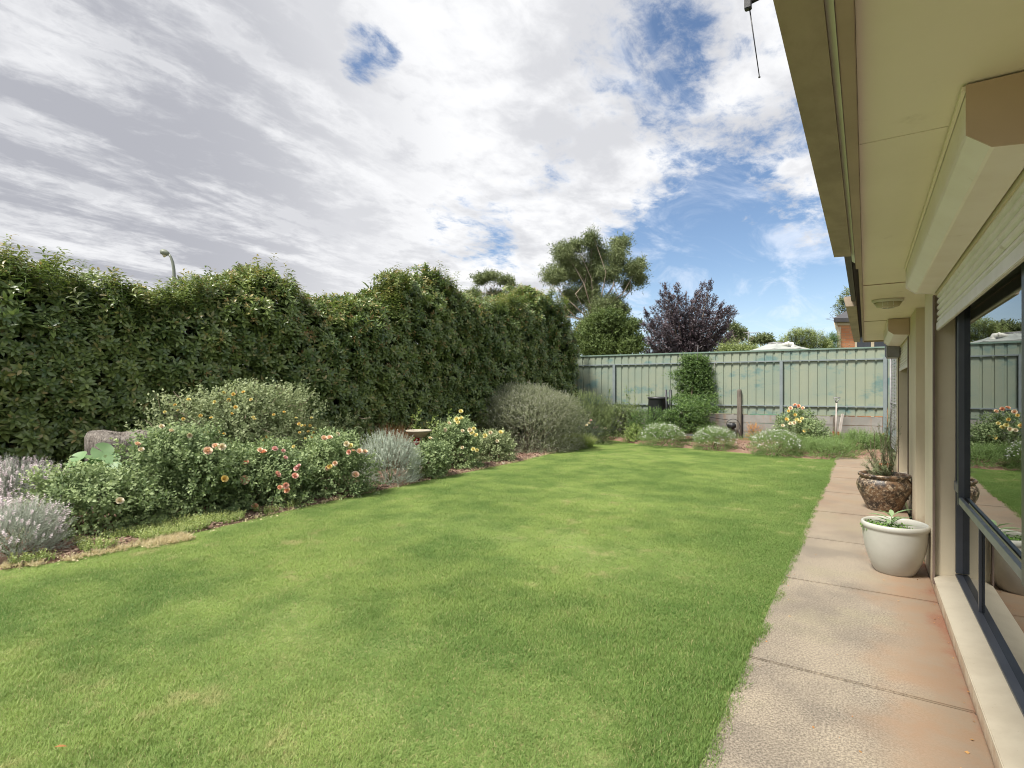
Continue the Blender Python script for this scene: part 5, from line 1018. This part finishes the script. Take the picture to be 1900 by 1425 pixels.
wallq(1586,1590,603.7,0,-.015,M['cream'],'window_frame',.08,0); wallq(1616,1622,603.7,0,-.015,M['cream'],'window_frame',.08,0)
wallq(1590.2,1615.8,604,0,-.005,M['charcoal'],'window_shutter',.04,.8); wallq(1622.2,1660,604,0,-.005,M['charcoal'],'window_shutter',.04,.8)
o = wallq(1547,1762,590,597,-.25,M['rooftile'],'gutter',.3)
m = MB(); e = [at(1547,590,D-.2), at(1765,590,D-.2), at(1765,560,D+5), at(1600,560,D+5)]; m.add(e, [(0,1,2,3)]); m.build('roof', M['rooftile'], bh)
MB().tube([at(1549.5,598,D-.1), at(1553,610,D-.08), at(1556,616,D-.06), at(1556,700,D-.06)], .05, 8).build('downpipe', M['cream'], bh)
# distant dark roof and antenna
D = 38; dh = empty('distant_house', at(1345,0,D)*[1,1,0], 'low house with dark roof just showing right of the purple tree', 'house')
m = MB(); e = [at(1318,652,D), at(1420,652,D), at(1395,640,D+3), at(1345,636,D+3)]; f_ = [at(1318,652,D+6), at(1420,652,D+6)]; m.add(e+f_, [(0,1,2,3),(0,3,4),(1,5,2),(3,2,5,4)]); m.build('roof', M['rooftile'], dh)
wl = wallq(1322,1416,652.5,0,.4,M['cream'],'wall',5,0,dh)
ta = empty('tv_antenna', at(1388,0,D)*[1,1,0]+[0,0,4.], 'thin television antenna on a mast above the distant roof', 'antenna')
m = MB(); m.tube([at(1388.5,648,D), at(1388.5,615,D)], .03, 6); m.build('mast', M['rustpipe'], ta); m = MB(); m.tube([at(1382,617.5,D), at(1407,617.5,D)], .022, 6)
for x_ in (1383,1387,1391,1395,1400,1405): p = at(x_,617.5,D); m.tube([p-fwd*.35-[0,0,.05], p+fwd*.35+[0,0,.05]], .014, 4)
m.build('elements', M['rustpipe'], ta)
# street lamp
D = 26; ro = empty('street_lamp', at(324,0,D)*[1,1,0], 'green grey curved street lamp rising behind the hedge', 'street lamp')
pt = [at(324,724,D)*[1,1,0], at(324,560,D), at(323.5,520,D), at(322.5,500,D), at(320.5,487,D), at(317,477,D), at(313,471,D)]
MB().tube(pt, [.11,.085,.075,.07,.065,.055,.05], 12).build('pole', M['lamp'], ro)
a, b = at(314,471.5,D), at(298,466,D); d = b-a; m = MB(); m.tube([a, a+d*.15, a+d*.5, a+d*.85, b], [.05,.10,.15,.13,.06], 14)
m.build('lamp_head', M['lamp'], ro); m = MB(); c = a+d*.55; m.tube([c-d*.22-[0,0,.09], c-[0,0,.15], c+d*.22-[0,0,.09]], [.05,.09,.05], 12); m.build('lamp_lens', M['lens'], ro)
# unseen fence added behind the hedge to stop sky leaking through the leaves
o = MB(); hb = HB-hn*1.7
o.add([(*(hb+hdv*S0), 0),(*(hb+hdv*(S1+1.5)), 0),(*(hb+hdv*(S1+1.5)), 1.8),(*(hb+hdv*S0), 1.8),(*(hb-hn*.05+hdv*S0), 0),(*(hb-hn*.05+hdv*(S1+1.5)), 0),(*(hb-hn*.05+hdv*(S1+1.5)), 1.8),(*(hb-hn*.05+hdv*S0), 1.8)], [(0,1,2,3),(4,5,6,7),(3,2,6,7),(0,4,7,3),(1,5,6,2)])
ob = o.build('hedge_backing_fence', M['fence']); centre(ob); tag(ob, 'unseen green metal fence added behind the tall hedge to block sky leaks', 'fence')
S.cycles.pixel_filter_type = 'BLACKMAN_HARRIS'; S.cycles.filter_width = 1.05
try: S.cycles.denoising_input_passes = 'RGB_ALBEDO_NORMAL'; S.cycles.denoising_prefilter = 'ACCURATE'
except Exception: pass
S.cycles.max_bounces = 8; S.cycles.transparent_max_bounces = 12
